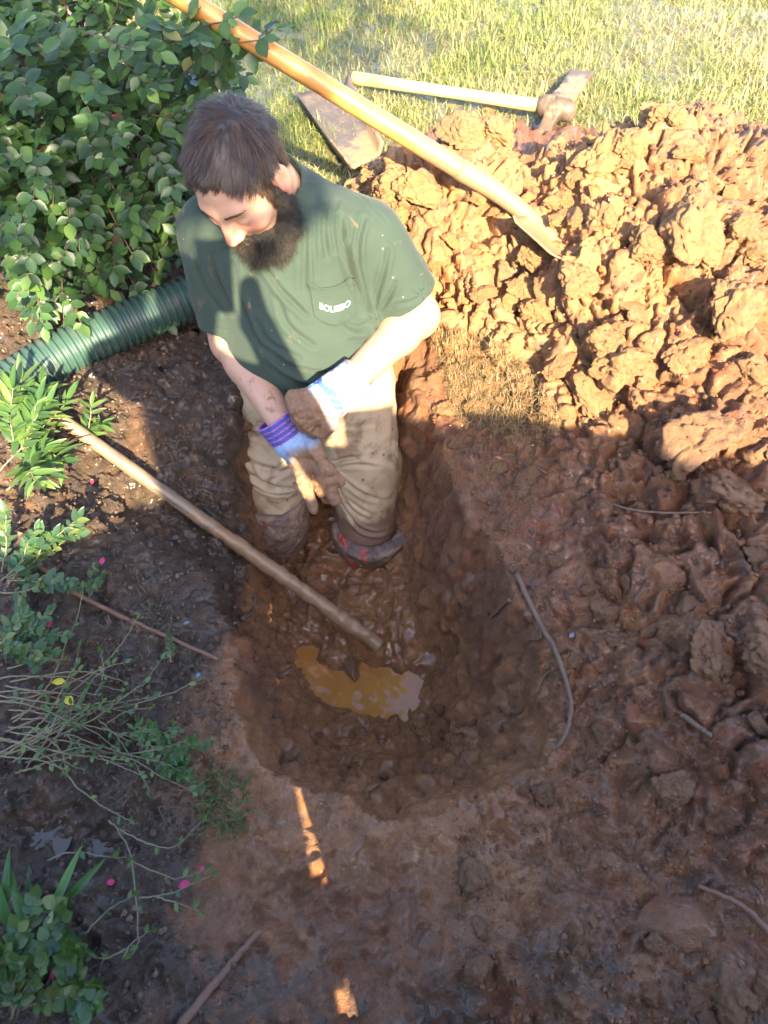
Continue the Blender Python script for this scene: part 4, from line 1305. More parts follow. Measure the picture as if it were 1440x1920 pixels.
# old grey trough of sheet with turned-up sides lying on the grass
c = [on_level(px, py, .03) for px, py in ((552, 188), (655, 170), (716, 290), (652, 322))]
TRM = wood_material('dirty_grey_plastic', (.070, .053, .048), (.115, .090, .082), (1, 1, 1), .6, mud=1)
trough = empty('trough', (c[0] + c[1] + c[2] + c[3]) / 4)
tag(trough, 'flat grey trough with turned up sides and crumbs of clay lying on the grass', 'trough')
ex = ((c[1] - c[0]) + (c[2] - c[3])).normalized(); ey = ((c[3] - c[0]) + (c[2] - c[1])).normalized()
NU, NV = 26, 24
V, Q = [], []
for j in range(NV + 1):
    for i in range(NU + 1):
        s, t = i / NU, j / NV
        p = (c[0].lerp(c[1], s)).lerp(c[3].lerp(c[2], s), t)
        edge = min(s, 1 - s)
        rim = .045 * math.exp(-(edge / .055) ** 2 * .8) if True else 0
        end = .02 * math.exp(-(min(t, 1.0) / .05) ** 2)
        p = p + Vector((0, 0, rim + end + .004 * math.sin(7 * t + 3 * s)))
        V.append(p - trough.location)
for j in range(NV):
    for i in range(NU): Q.append((j * (NU + 1) + i, (j + 1) * (NU + 1) + i, (j + 1) * (NU + 1) + i + 1, j * (NU + 1) + i + 1))
Vn = np.array([tuple(k) for k in V], dtype=np.float32)
me = mesh_np('tray', Vn, np.array(Q)); attr(me, 'mud', np.clip(.15 + .5 * sstep(.3, 1, np.repeat(np.linspace(0, 1, NV + 1), NU + 1)) + .3 * fbm(Vn, .08, 3, 3), 0, 1))
tr = link('tray', me, TRM, trough); m_ = tr.modifiers.new('thickness', 'SOLIDIFY'); m_.thickness = .008

# long muddy pole across the pit
POLE = wood_material('old_pole', (.12, .085, .062), (.21, .15, .105), mud=1, rough=.38)
pa, pb = POLE_A, POLE_B
pole = rod('pole', pa, pb + (pb - pa).normalized() * .02, [.0145, .0155, .016, .017, .0175, .018], POLE, None, 150, 18, [.0, .15, .35, .3, .55, .75, .9, .95, 1, 1], .0055, 21)
tag(pole, 'long muddy round pole lying from the bed into the muddy water of the pit', 'pole')

# green corrugated drain pipe under the shrub
GP_ = NT('green_drain_plastic')
GP_.set(Base_Color=GP_.mix(GP_.ramp(GP_.noise(22, 5, .6), [(.5, 0.0), (.72, .55)]), (.034, .070, .060), (.12, .105, .08)), Roughness=.36)
pts = spline([on_level(-150, 830, .07), on_level(10, 728, .075), on_level(110, 668, .08), on_level(215, 618, .08), on_level(300, 583, .08), on_level(372, 556, .08), on_level(480, 530, .07)], 900)
L = sum((pts[i + 1] - pts[i]).length for i in range(len(pts) - 1)); s = 0; rs = []
for i, p in enumerate(pts):
    ph = (s / .0195) % 1.0
    rs.append(.0535 + .0065 * min(1, max(0, 1.35 * math.sin(2 * math.pi * ph) + .5)))
    if i < len(pts) - 1: s += (pts[i + 1] - pts[i]).length
ms = MeshSet(); ms.tube(pts, rs, 26)
dp = ms.build('drain_pipe', GP_.m)
tag(dp, 'green corrugated drain pipe running under the leafy shrub', 'drain pipe')

# ------------------------------------------------------------------ roots, sticks, stone
BARK = NT('root_bark')
BARK.set(Base_Color=BARK.mix(BARK.noise(40, 4, .6), (.085, .052, .036), (.185, .120, .082)), Roughness=.7)
BARK.set(Normal=BARK.bump(BARK.noise(160, 3, .6), .4, .003)); BARK = BARK.m
REDB = NT('red_brown_bark')
REDB.set(Base_Color=REDB.mix(REDB.noise(40, 4, .6), (.10, .048, .030), (.20, .105, .065)), Roughness=.6); REDB = REDB.m
def twig_line(name, px, r0, r1, mat, label, category, lift=.006, parent=None, n=26, wob=.0011, group=None):
    P = [hit(*p)[0] + Vector((0, 0, lift)) for p in px]
    P = spline(P, n)
    rr_ = random.Random(hash(label) % 9999 if False else int(px[0][0] * 7 + px[0][1]))
    P = [p + Vector((rr_.uniform(-wob, wob), rr_.uniform(-wob, wob), rr_.uniform(0, wob))) for p in P]
    ms = MeshSet(); ms.tube(P, [r0 + (r1 - r0) * i / (n - 1) for i in range(n)], 7)
    o = ms.build(name, mat, parent)
    if label: tag(o, label, category, group)
    return o
rt = twig_line('root', [(968, 1082), (985, 1120), (1010, 1172), (1040, 1225), (1060, 1285), (1068, 1330), (1056, 1385), (1020, 1430)], .0065, .0035, BARK, 'long bare root curving down the right wall of the pit', 'root', .012)
twig_line('rootlet', [(1008, 1165), (1012, 1200), (985, 1204)], .003, .0015, BARK, None, None, .012, rt)
twig_line('rootlet', [(1046, 1250), (1020, 1270), (1003, 1300)], .003, .0015, BARK, None, None, .008, rt)
tag(twig_line('root', [(952, 1133), (935, 1150), (916, 1168)], .0045, .0025, BARK, None, None, .02), 'short pale broken root end sticking out near the pit wall', 'root')
tag(twig_line('stick', [(70, 1062), (150, 1120), (230, 1160), (320, 1200), (412, 1241)], .0058, .0042, REDB, None, None, .012), 'thin brown cane lying on the dark soil beside the pit', 'stick')
tag(twig_line('stick', [(340, 1925), (400, 1850), (450, 1790), (490, 1745)], .008, .005, REDB, None, None, .008), 'thick reddish stick half buried in trodden mud at the near edge', 'stick')
tag(twig_line('stick', [(1000, 880), (1100, 935), (1200, 965), (1330, 968)], .0030, .002, BARK, None, None, .012), 'thin dark straw lying over the clods right of the pit', 'stick')
tag(twig_line('stick', [(1275, 1345), (1330, 1385)], .0055, .0045, BARK, None, None, .012), 'short pale stick among dark clods at the right', 'stick')
tag(twig_line('stick', [(1440, 1760), (1380, 1700), (1300, 1665)], .006, .004, REDB, None, None, .02), 'bent brown twig arching over the muddy stone', 'stick')
tag(twig_line('stick', [(455, 1165), (475, 1150), (480, 1120)], .006, .004, BARK, None, None, .012), 'short black wet twig at the left edge of the pit floor', 'stick')
def rock(name, p, r, mat, seed, sub=4):
    bm = bmesh.new(); bmesh.ops.create_icosphere(bm, subdivisions=sub, radius=1.0)
    me = bpy.data.meshes.new(name); bm.to_mesh(me); bm.free()
    co = np.empty(len(me.vertices) * 3, dtype=np.float32); me.vertices.foreach_get('co', co); co = co.reshape(-1, 3)
    co *= (1 + .30 * fbm(co, .9, 4, seed))[:, None]
    me.vertices.foreach_set('co', (co * np.array(r)).ravel().astype(np.float32)); me.polygons.foreach_set('use_smooth', [True] * len(me.polygons)); me.update()
    o = link(name, me, mat); o.location = p
    return o
ST = NT('dark_stone'); ST.set(Base_Color=ST.mix(ST.noise(18, 5, .6), (.06, .042, .034), (.15, .09, .062)), Roughness=.6); ST.set(Normal=ST.bump(ST.noise(60, 4, .6), .5, .006))
p, _ = hit(1275, 1730)
tag(rock('stone', p - Vector((0, 0, .018)), (.070, .045, .034), SOIL, 5), 'mud covered rounded stone in trodden mud near the right corner', 'stone')
# ------------------------------------------------------------------ clods and crumbs
def clod_mesh(i, sub):
    bm = bmesh.new(); bmesh.ops.create_icosphere(bm, subdivisions=sub, radius=1.0)
    me = bpy.data.meshes.new('clod'); bm.to_mesh(me); bm.free()
    co = np.empty(len(me.vertices) * 3, dtype=np.float32); me.vertices.foreach_get('co', co); co = co.reshape(-1, 3)
    r = np.random.default_rng(100 + i)
    n = co.copy()
    q = co + .25 * np.stack([vnoise(co, .5, i * 9 + k) for k in range(3)], 1)
    f1, f2 = worley(q, .55, i * 13 + 3, True)
    g1 = worley(q, .24, i * 13 + 5)
    # flat fracture faces: clip by random planes
    h = np.ones(len(co), dtype=np.float32)
    for k in range(11):
        d = r.normal(0, 1, 3); d /= np.linalg.norm(d)
        lim = r.uniform(.48, .85)
        c = co @ d
        h = np.minimum(h, np.where(c > lim, lim / np.maximum(c, 1e-3), 1))
    e1, e2 = worley(q + .1 * vnoise(co, .2, i + 4)[:, None], .75, i * 13 + 7, True)
    h = h * (1 + .26 * fbm(co, 1.0, 3, i * 7) + .12 * np.clip((f2 - f1) * 1.5, 0, .7) - .10 + .08 * (.5 - g1) + .11 * fbm(co, .30, 4, i * 7 + 2, .7) - .16 * np.exp(-((e2 - e1) / .10) ** 2))
    co = n * h[:, None] * np.array([r.uniform(.8, 1.2), r.uniform(.75, 1.1), r.uniform(.6, .85)])
    me.vertices.foreach_set('co', co.ravel().astype(np.float32)); me.polygons.foreach_set('use_smooth', [True] * len(me.polygons)); me.update()
    me.materials.append(CLOD)
    return me
BIG = [clod_mesh(i, 5) for i in range(8)]
SMALL = [clod_mesh(40 + i, 4) for i in range(12)]
rc = random.Random(21)
def put_clod(me, x, y, r, parent, sink=.25):
    p, nrm = drop(x, y)
    o = bpy.data.objects.new('clod', me); COL.objects.link(o)
    o.location = p + nrm * r * (.5 - sink)
    o.rotation_euler = (rc.uniform(-.5, .5), rc.uniform(-.5, .5), rc.uniform(0, 6.28))
    o.scale = (r * rc.uniform(.85, 1.2), r * rc.uniform(.85, 1.2), r * rc.uniform(.8, 1.1))
    o.parent = parent
    return o
hv_ = np.where((HEAP > .6) & (fx > -.15) & (fx < 1.5) & (fy > .3) & (fy < 2.2))[0]
kind_n = 0
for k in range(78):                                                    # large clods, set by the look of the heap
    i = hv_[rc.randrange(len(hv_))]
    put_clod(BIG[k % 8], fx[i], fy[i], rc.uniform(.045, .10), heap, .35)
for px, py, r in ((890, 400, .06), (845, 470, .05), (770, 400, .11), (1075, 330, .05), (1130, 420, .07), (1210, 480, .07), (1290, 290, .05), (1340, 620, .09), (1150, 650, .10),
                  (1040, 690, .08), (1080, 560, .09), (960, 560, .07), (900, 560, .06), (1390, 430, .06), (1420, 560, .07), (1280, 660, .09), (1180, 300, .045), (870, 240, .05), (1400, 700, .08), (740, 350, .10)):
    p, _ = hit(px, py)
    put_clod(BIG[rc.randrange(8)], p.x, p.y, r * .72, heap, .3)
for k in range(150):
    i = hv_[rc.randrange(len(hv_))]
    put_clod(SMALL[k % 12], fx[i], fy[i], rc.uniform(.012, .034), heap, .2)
gv_ = np.where((HEAP < .5) & (LAWN < .1) & (fx > .12) & (fx < 1.2) & (fy > -.1) & (fy < 1.4) & (SD < 0))[0]
gw_ = np.where((KK > .2) & (KK < .9) & (fy > .4))[0]
for k in range(120):
    i = gv_[rc.randrange(len(gv_))]
    put_clod((SMALL + BIG)[k % 16], fx[i], fy[i], rc.uniform(.010, .032) * (1 if k % 5 else 1.5), ground, .5)
for k in range(34):
    i = gw_[rc.randrange(len(gw_))]
    put_clod(SMALL[k % 12], fx[i], fy[i], rc.uniform(.008, .022), ground, .2)
edge_ = np.where((np.abs(fy - heap_far_y(fx)) < .16) & (fx > -.1) & (fx < 1.7) & (LAWN > .5))[0]
for k in range(26):
    i = edge_[rc.randrange(len(edge_))]
    put_clod(BIG[k % 8] if k < 8 else SMALL[k % 12], fx[i], fy[i], rc.uniform(.018, .045) if k < 8 else rc.uniform(.008, .024), heap, .3)
me = clod_mesh(77, 5); me.materials.clear(); attr(me, 'wet', np.ones(len(me.vertices)))
ml = link('mud_lump', me, SOIL); p, _ = hit(660, 1245); ml.location = p + Vector((0, 0, .004)); ml.scale = (.030, .058, .026); ml.rotation_euler = (.1, .3, .35)
tag(ml, 'muddy wedge of clay standing up in the puddle', 'clay lump')
for px, py, r_ in ((1008, 440, .026), (1030, 412, .026), (1060, 372, .03), (1045, 450, .03), (1085, 415, .03), (985, 345, .02)):
    p, _ = hit(px, py); put_clod(BIG[rc.randrange(8)], p.x, p.y, r_, heap, .15)
def crumbs(name, sel, n, r0, r1, mat, parent, seed):
    r = np.random.default_rng(seed)
    i = r.choice(sel, n)
    bm = bmesh.new(); bmesh.ops.create_icosphere(bm, subdivisions=1, radius=1.0)
    bv_ = np.array([tuple(w.co) for w in bm.verts], dtype=np.float32); bf = np.array([[w.index for w in f.verts] for f in bm.faces]); bm.free()
    rad = r0 * (r1 / r0) ** (r.random(n) ** 2.2)
    jit = 1 + r.normal(0, .22, (n, len(bv_), 1))
    V = bv_[None] * jit * rad[:, None, None] * r.uniform(.6, 1.2, (n, 1, 3))
    base = GP[i] + np.stack([r.normal(0, .002, n), r.normal(0, .002, n), rad * .4], 1)
    V = (V + base[:, None]).reshape(-1, 3)
    F = (bf[None] + np.arange(n)[:, None, None] * len(bv_)).reshape(-1, 3)
    return tag(link(name, mesh_np(name, V, F, False), mat, parent), kind='stuff')
DARKC = NT('dark_crumb'); DARKC.set(Base_Color=DARKC.mix(DARKC.ramp(DARKC.noise(30, 4, .6), [(.4, 0.0), (.65, 1.0)]), (.045, .03, .022), (.14, .085, .055)), Roughness=.6); DARKC = DARKC.m
crumbs('crumbs', hv_, 8000, .002, .009, SOIL, heap, 1)
crumbs('crumbs', gv_, 4500, .0018, .006, SOIL, ground, 2)
lv_ = np.where((HUM > .5) & (fx > -1.0) & (fx < -.2) & (fy > -.1) & (fy < 1.7))[0]
crumbs('crumbs', lv_, 6000, .0018, .007, DARKC, ground, 3)

# ------------------------------------------------------------------ grass
def blades(name, pts, nrm_up, length, width, lean, colours, seed, mat, segs=3):
    r = np.random.default_rng(seed)
    N = len(pts)
    a = r.uniform(0, 2 * np.pi, N)
    hd = np.stack([np.cos(a), np.sin(a), np.zeros(N)], 1)
    side = np.stack([-np.sin(a), np.cos(a), np.zeros(N)], 1)
    L = length * r.uniform(.5, 1.25, N); ln = lean * r.uniform(.2, 1.5, N)
    V = []
    for s in range(segs + 1):
        t = s / segs
        c = pts + hd * (L * np.sin(ln * t) * t)[:, None] + np.array([0, 0, 1.0]) * (L * t * np.cos(ln * t))[:, None]
        w = width * (1 - t ** 1.6) * r.uniform(.7, 1.2, N) if s == 0 else w0 * (1 - t ** 1.6)
        if s == 0: w0 = w
        V += [c - side * w[:, None] / 2, c + side * w[:, None] / 2]
    V = np.stack(V, 1).reshape(-1, 3)
    base = np.arange(N)[:, None] * (2 * (segs + 1))
    Q = np.concatenate([base + np.array([[2 * s, 2 * s + 1, 2 * s + 3, 2 * s + 2]]) for s in range(segs)])
    me = mesh_np(name, V, Q)
    attr_col(me, 'paint', np.repeat(colours, 2 * (segs + 1), axis=0))
    return tag(link(name, me, mat), kind='stuff')
def leaf_mat(name, rough=.5, trans=.35, rand=False):
    t = NT(name)
    col = t.attr('paint', True)
    if rand:
        info = t.n('ObjectInfo')
        hs = t.n('HueSaturation'); t.l(col, hs.inputs['Color'])
        t.l(t.math('ADD', t.math('MULTIPLY', info.outputs['Random'], .5), .75), hs.inputs['Value'])
        t.l(t.math('ADD', t.math('MULTIPLY', info.outputs['Random'], -.03), .515), hs.inputs['Hue'])
        col = hs.outputs[0]
    t.set(Base_Color=col, Roughness=rough)
    tr = t.n('BsdfTranslucent'); t.l(t.mix(.5, col, (.30, .42, .06)), tr.inputs[0])
    mx = t.n('MixShader'); mx.inputs[0].default_value = trans
    t.l(t.b.outputs[0], mx.inputs[1]); t.l(tr.outputs[0], mx.inputs[2]); t.l(mx.outputs[0], t.out.inputs[0])
    return t.m
GRASS = leaf_mat('grass_blade', .6, .3)
r = np.random.default_rng(77)
N = 60000
X = r.uniform(-1.5, 2.6, N * 2); Y = 1.9 + 2.6 * r.random(N * 2) ** 1.15
XI = np.clip(np.searchsorted(gx, X), 0, nxx - 1); YI = np.clip(np.searchsorted(gy, Y), 0, nyy - 1)
gi = YI * nxx + XI
den = LAWN[gi]
# in the frame only, with a margin
dep = (CAM_H) * SN + Y * CS
u = 720 + FPX * X / dep; w_ = 960 - FPX * (Y * SN - CAM_H * CS) / dep
patchy = sstep(-.35, .25, fbm(np.stack([X, Y, 0 * X], 1), .28, 3, 5))
ok = (den > .35) & (u > -150) & (u < 1600) & (w_ > -200) & (r.random(N * 2) < .35 + .65 * patchy)
X, Y, gi, patchy = X[ok][:N], Y[ok][:N], gi[ok][:N], patchy[ok][:N]
pts = np.stack([X, Y, GP[gi][:, 2] - .004], 1)
green = np.array([.15, .20, .045]); straw = np.array([.44, .35, .18]); dk = np.array([.09, .13, .035])
m = np.clip(r.normal(.40, .32, len(X)) + .75 * fbm(pts, .32, 3, 8) + .22 * (X - .4), 0, 1)[:, None]
colr = green * (1 - m) + straw * m
d2 = (r.random(len(X)) < .2)[:, None]
colr = np.where(d2, dk, colr) * r.uniform(.75, 1.2, (len(X), 1))
blades('grass', pts, None, .055, .0040, 1.35, colr, 6, GRASS)
# dried grass left standing between the heap and the pit, and hairy roots along the rim
def scatter_px(poly, n, seed, dens=None):
    r = random.Random(seed); out = []
    xs = [p[0] for p in poly]; ys = [p[1] for p in poly]
    while len(out) < n:
        x, y = r.uniform(min(xs), max(xs)), r.uniform(min(ys), max(ys))
        if poly_sd(np.array([x], dtype=np.float32), np.array([y], dtype=np.float32), np.array(poly, dtype=np.float32))[0] < 0: continue
        out.append(tuple(hit(x, y)[0]))
    return np.array(out, dtype=np.float32)
pp = scatter_px([(800, 610), (930, 640), (1000, 700), (1060, 800), (960, 830), (850, 790), (830, 700)], 2600, 4)
cc = np.array([[.27, .19, .10]]) * np.random.default_rng(3).uniform(.5, 1.4, (len(pp), 1))
blades('dry_grass', pp, None, .034, .0020, 1.5, cc, 61, GRASS)
pp = scatter_px([(840, 830), (1000, 860), (1010, 1000), (930, 1010), (860, 930)], 420, 5)
blades('dry_grass', pp, None, .034, .0014, 1.6, np.array([[.20, .14, .09]]) * np.random.default_rng(4).uniform(.5, 1.4, (len(pp), 1)), 62, GRASS)
pp = scatter_px([(250, 1000), (430, 1250), (430, 1560), (220, 1560), (150, 1200)], 700, 6)
blades('rootlets', pp, None, .030, .0013, 1.7, np.array([[.17, .125, .09]]) * np.random.default_rng(5).uniform(.4, 1.6, (len(pp), 1)), 63, GRASS)
pp = scatter_px([(390, 1440), (470, 1450), (470, 1560), (380, 1560)], 160, 7)
blades('grass', pp, None, .045, .0028, 1.3, np.array([[.08, .12, .04]]) * np.random.default_rng(6).uniform(.5, 1.4, (len(pp), 1)), 64, GRASS)

# ------------------------------------------------------------------ leaves
def leaf_np(L, W, cup=.15, droop=.2, nseg=5, pointy=1.0):
    """verts and quads of one leaf lying along +X, its face to +Z"""
    V, Q = [], []
    for i in range(nseg + 1):
        t = i / nseg
        w = W / 2 * max(.04, math.sin(math.pi * t ** (.85 * pointy)) ** .8) if 0 < i < nseg else W * .03
        z = -droop * L * t * t
        for s in (-1, 0, 1): V.append((L * t, s * w, z + cup * W * abs(s) * .8))
    for i in range(nseg):
        for k in (0, 1): Q.append((i * 3 + k, i * 3 + 3 + k, i * 3 + 4 + k, i * 3 + 1 + k))
    return np.array(V, dtype=np.float32), np.array(Q, dtype=np.int32)
def frame(fwd, up):
    f = Vector(fwd).normalized(); u = Vector(up); u = u - f * u.dot(f)
    u = u.normalized() if u.length > 1e-4 else f.orthogonal().normalized()
    s = u.cross(f)
    return np.array([f, s, u], dtype=np.float32).T
LEAFM = leaf_mat('glossy_leaf', .38, .28, True)
LEAFS = leaf_mat('leaf_mass', .42, .28)
STEMM = NT('twig_bark'); STEMM.set(Base_Color=STEMM.mix(STEMM.noise(30, 3, .6), (.05, .034, .024), (.11, .075, .05)), Roughness=.8); STEMM = STEMM.m
GSTEM = NT('green_stem'); GSTEM.set(Base_Color=GSTEM.mix(GSTEM.n('ObjectInfo').outputs['Random'], GSTEM.mix(GSTEM.noise(25, 3, .6), (.12, .14, .06), (.20, .185, .11)), GSTEM.mix(GSTEM.noise(25, 3, .6), (.12, .085, .06), (.23, .175, .13))), Roughness=.6); GSTEM = GSTEM.m
class Leaves:
    """collects leaves: position, orientation, size, kind; the largest in view become parts, the rest one mass"""
    def __init__(self): self.items = []
    def add(self, pos, fwd, up, scale, kind, tint): self.items.append((Vector(pos), frame(fwd, up), scale, kind, tint))
    def build(self, root, kinds, tints, limit, name='leaf', mass='foliage'):
        """kinds: list of (L, W, cup, droop, nseg, pointy)"""
        score = []
        for k, (p, R, s, kd, ti) in enumerate(self.items):
            d = Vector(p) - Vector((0, 0, CAM_H)); dep = d.y * CS - d.z * SN
            u = 720 + FPX * d.x / max(dep, .1); v_ = 960 - FPX * (d.y * SN + d.z * CS) / max(dep, .1)
            facing = abs(Vector(R[:, 2]).dot(d.normalized()))
            inside = -10 < u < 1450 and -10 < v_ < 1930
            score.append((-(s * kinds[kd][0] * (.35 + facing) / max(dep, .1) ** 2.2) if inside else 0, k))
        score.sort()
        chosen = set(k for _, k in score[:limit])
        cache = {}
        off = Vector(root.location)
        MV, MQ, MC, nv = [], [], [], 0
        for k, (p, R, s, kd, ti) in enumerate(self.items):
            if k in chosen:
                key = (kd, ti)
                if key not in cache:
                    v_, q_ = leaf_np(*kinds[kd])
                    me = mesh_np(name, v_, q_); attr_col(me, 'paint', np.tile(np.array(tints[ti], dtype=np.float32), (len(v_), 1))); me.materials.append(LEAFM)
                    cache[key] = me
                o = bpy.data.objects.new(name, cache[key]); COL.objects.link(o)
                o.parent = root
                M = Matrix(R.tolist()).to_4x4()
                o.matrix_local = Matrix.Translation(p - off) @ M @ Matrix.Scale(s, 4)
            else:
                v_, q_ = leaf_np(*kinds[kd][:4], 3, kinds[kd][5])
                MV.append((v_ * s) @ R.T + np.array(p - off)); MQ.append(q_ + nv); nv += len(v_)
                MC.append(np.tile(np.array(tints[ti], dtype=np.float32) * random.uniform(.8, 1.2), (len(v_), 1)))
        if MV:
            me = mesh_np(mass, np.concatenate(MV), np.concatenate(MQ)); attr_col(me, 'paint', np.concatenate(MC))
            tag(link(mass, me, LEAFS, root), kind='stuff')
# ------------------------------------------------------------------ the shrub at the upper left
rs_ = random.Random(9)
shrub = empty('leafy_shrub', (-.95, 2.0, 0))
tag(shrub, 'dense shrub with small oval green leaves hanging over the drain pipe', 'shrub')
TINT = [(.024, .060, .022), (.032, .076, .025), (.044, .098, .027), (.022, .052, .026), (.066, .125, .032), (.16, .05, .05), (.15, .16, .05)]
def tint_pick():
    a = rs_.random()
    return 5 if a < .006 else 6 if a < .02 else rs_.choice((0, 0, 1, 1, 2, 2, 3, 3, 4))
lv = Leaves(); ms = MeshSet()
C0, RR = Vector((-1.00, 2.0, .34)), Vector((.56, .50, .56))
def ov(d): return C0 + Vector((d.x * RR.x, d.y * RR.y, d.z * RR.z))
main_roots = [Vector((-.95 + rs_.uniform(-.18, .18), 2.0 + rs_.uniform(-.15, .2), .02)) for _ in range(9)]
targets = []
for k in range(230):
    th = rs_.uniform(0, 2 * math.pi); zz = rs_.uniform(-.55, 1)
    d = Vector((math.sqrt(1 - zz * zz) * math.cos(th), math.sqrt(1 - zz * zz) * math.sin(th), zz))
    if d.y > .35 and rs_.random() < .75: continue
    targets.append((ov(d) + Vector((rs_.uniform(-.06, .06), rs_.uniform(-.06, .06), rs_.uniform(-.05, .05))), d))
for px, py, y in ((520, 55, 1.72), (450, 30, 1.66), (395, 90, 1.62), (490, 75, 1.66), (350, 60, 1.6), (440, 110, 1.75), (385, 190, 1.62), (370, 240, 1.6), (285, 600, 1.50), (120, 615, 1.42), (60, 600, 1.4), (250, 480, 1.5), (170, 470, 1.47), (90, 500, 1.42), (30, 560, 1.36), (250, 420, 1.5), (130, 420, 1.46), (30, 450, 1.4),
                  (60, 190, 1.4), (170, 140, 1.45), (240, 240, 1.48), (20, 90, 1.4), (110, 60, 1.45), (250, 90, 1.5), (300, 160, 1.55), (40, 300, 1.4), (180, 300, 1.48), (330, 330, 1.55), (320, 430, 1.55)):
    a, b, c = ray(px, py); t = y / b
    p = Vector((a * t, y, CAM_H - c * t)); targets.append((p, (p - C0).normalized()))
for p_end, d in targets:
    b0 = min(main_roots, key=lambda m: (m - p_end).length + rs_.uniform(0, .15))
    mid = b0.lerp(p_end, .5) + Vector((0, 0, rs_.uniform(.08, .26)))
    P = spline([b0, mid, p_end], 14)
    ms.tube(P, [.0055 - .0042 * i / 13 for i in range(14)], 4)
    # side twigs with leaves in two ranks
    def rank(P, i0, step, size):
        n = len(P)
        for i in range(i0, n):
            t = (P[min(i + 1, n - 1)] - P[max(i - 1, 0)]).normalized()
            up = Vector((0, -.35, 1)) + Vector((rs_.uniform(-.5, .5), rs_.uniform(-.6, .3), 0))
            sd = t.cross(up).normalized()
            for s in (-1, 1):
                f = t * rs_.uniform(.25, .7) + sd * s + Vector((rs_.uniform(-.25, .25), rs_.uniform(-.25, .25), rs_.uniform(-.35, .15)))
                u = up + Vector((rs_.uniform(-.4, .4), rs_.uniform(-.5, .3), 0))
                pos = P[i].lerp(P[max(i - 1, 0)], rs_.random() * .6)
                lv.add(pos, f, u, size * rs_.uniform(.65, 1.1), rs_.randrange(3), tint_pick())
        lv.add(P[-1], (P[-1] - P[-2]), up, size * .9, 0, rs_.choice((2, 4, 4, 1)))
    rank(P, 7, 1, 1.0)
    for k in range(3):
        i = rs_.randrange(6, 12)
        t = (P[i + 1] - P[i - 1]).normalized()
        dv = (t + Vector((rs_.uniform(-1, 1), rs_.uniform(-1, .4), rs_.uniform(-.5, .5)))).normalized()
        Q_ = spline([P[i], P[i] + dv * .055 + Vector((0, 0, .008)), P[i] + dv * .11 - Vector((0, 0, .008))], 6)
        ms.tube(Q_, [.002 - .001 * j / 5 for j in range(6)], 3)
        rank(Q_, 1, 1, .9)
ms.v = [tuple(Vector(p) - shrub.location) for p in ms.v]
tag(ms.build('branches', STEMM, shrub), kind='stuff')
LK = [(.047, .030, .12, .12, 5, 1.0), (.043, .027, .16, .2, 5, .95), (.039, .029, .1, .05, 5, 1.05)]
lv.build(shrub, LK, TINT, 300)

# ------------------------------------------------------------------ low plants at the left
def plant(name, root_px, stems, kinds, tints, label, category, seed, leaf_every=2, leaf_scale=1.0, stem_mat=GSTEM, stem_r=.0022, rise=(.01, .08), leaf_from=.2, group=None, both=True, up_bias=1.0):
    """stems: lists of points of the photograph, each climbing from rise[0] to rise[1] above the soil"""
    r = random.Random(seed)
    b, _ = hit(*root_px)
    root = empty(name, b)
    tag(root, label, category, group)
    L = Leaves()
    for st in stems:
        m = len(st)
        P = [hit(*p)[0] + Vector((0, 0, rise[0] + (rise[1] - rise[0]) * (i / max(1, m - 1)) * r.uniform(.8, 1.2))) for i, p in enumerate(st)]
        n = max(8, 5 * m)
        P = spline(P, n)
        P = [p + Vector((r.uniform(-1, 1), r.uniform(-1, 1), r.uniform(-1, 1))) * .0012 for p in P]
        s = MeshSet(); s.tube([p - b for p in P], [stem_r * (1 - .6 * i / (n - 1)) for i in range(n)], 5)
        s.build('stem', stem_mat, root)
        side = 1
        for i in range(int(n * leaf_from), n, leaf_every):
            t = (P[min(i + 1, n - 1)] - P[max(i - 1, 0)]).normalized()
            sd = t.cross(Vector((0, 0, 1)))
            sd = sd.normalized() if sd.length > .1 else Vector((1, 0, 0))
            for sg in ((-1, 1) if both else (side,)):
                f = t * r.uniform(.4, .9) + sd * sg * r.uniform(.6, 1) + Vector((0, 0, r.uniform(-.1, .6) * up_bias))
                L.add(P[i], f, Vector((r.uniform(-.4, .4), r.uniform(-.5, .2), 1)), leaf_scale * r.uniform(.6, 1.15), r.randrange(len(kinds)), r.randrange(len(tints)))
            side = -side
        L.add(P[-1], P[-1] - P[-2] + Vector((0, 0, .005)), Vector((0, -.3, 1)), leaf_scale, 0, 0)
    L.build(root, kinds, tints, 300)
    return root
def fan(px, n, l0, l1, a0, a1, seed, m=4, bend=.35, jit=12):
    """n wandering lines of the photograph out of one point, lengths l0..l1, directions a0..a1 degrees (0 = right, 90 = up)"""
    r = random.Random(seed); out = []
    for k in range(n):
        a = math.radians(r.uniform(a0, a1)); L = r.uniform(l0, l1); x, y = px[0] + r.uniform(-jit, jit), px[1] + r.uniform(-jit, jit)
        pts = [(x, y)]; da = r.uniform(-bend, bend)
        for i in range(m):
            a += da / m + r.uniform(-.12, .12); x += L / m * math.cos(a); y -= L / m * math.sin(a); pts.append((x, y))
        out.append(pts)
    return out
LONG = [(.062, .016, .18, .25, 5, .9), (.050, .014, .15, .35, 5, .9)]
OVAL = [(.028, .015, .15, .15, 5, .95), (.022, .013, .12, .2, 5, 1.0), (.018, .010, .12, .1, 5, .9)]
TINY = [(.016, .008, .15, .15, 4, .95), (.012, .007, .12, .2, 4, 1.0)]
G1 = [(.055, .115, .030), (.075, .140, .035), (.045, .095, .030), (.10, .16, .04)]
G2 = [(.040, .095, .040), (.050, .105, .038), (.060, .115, .034), (.035, .080, .036), (.11, .15, .045)]
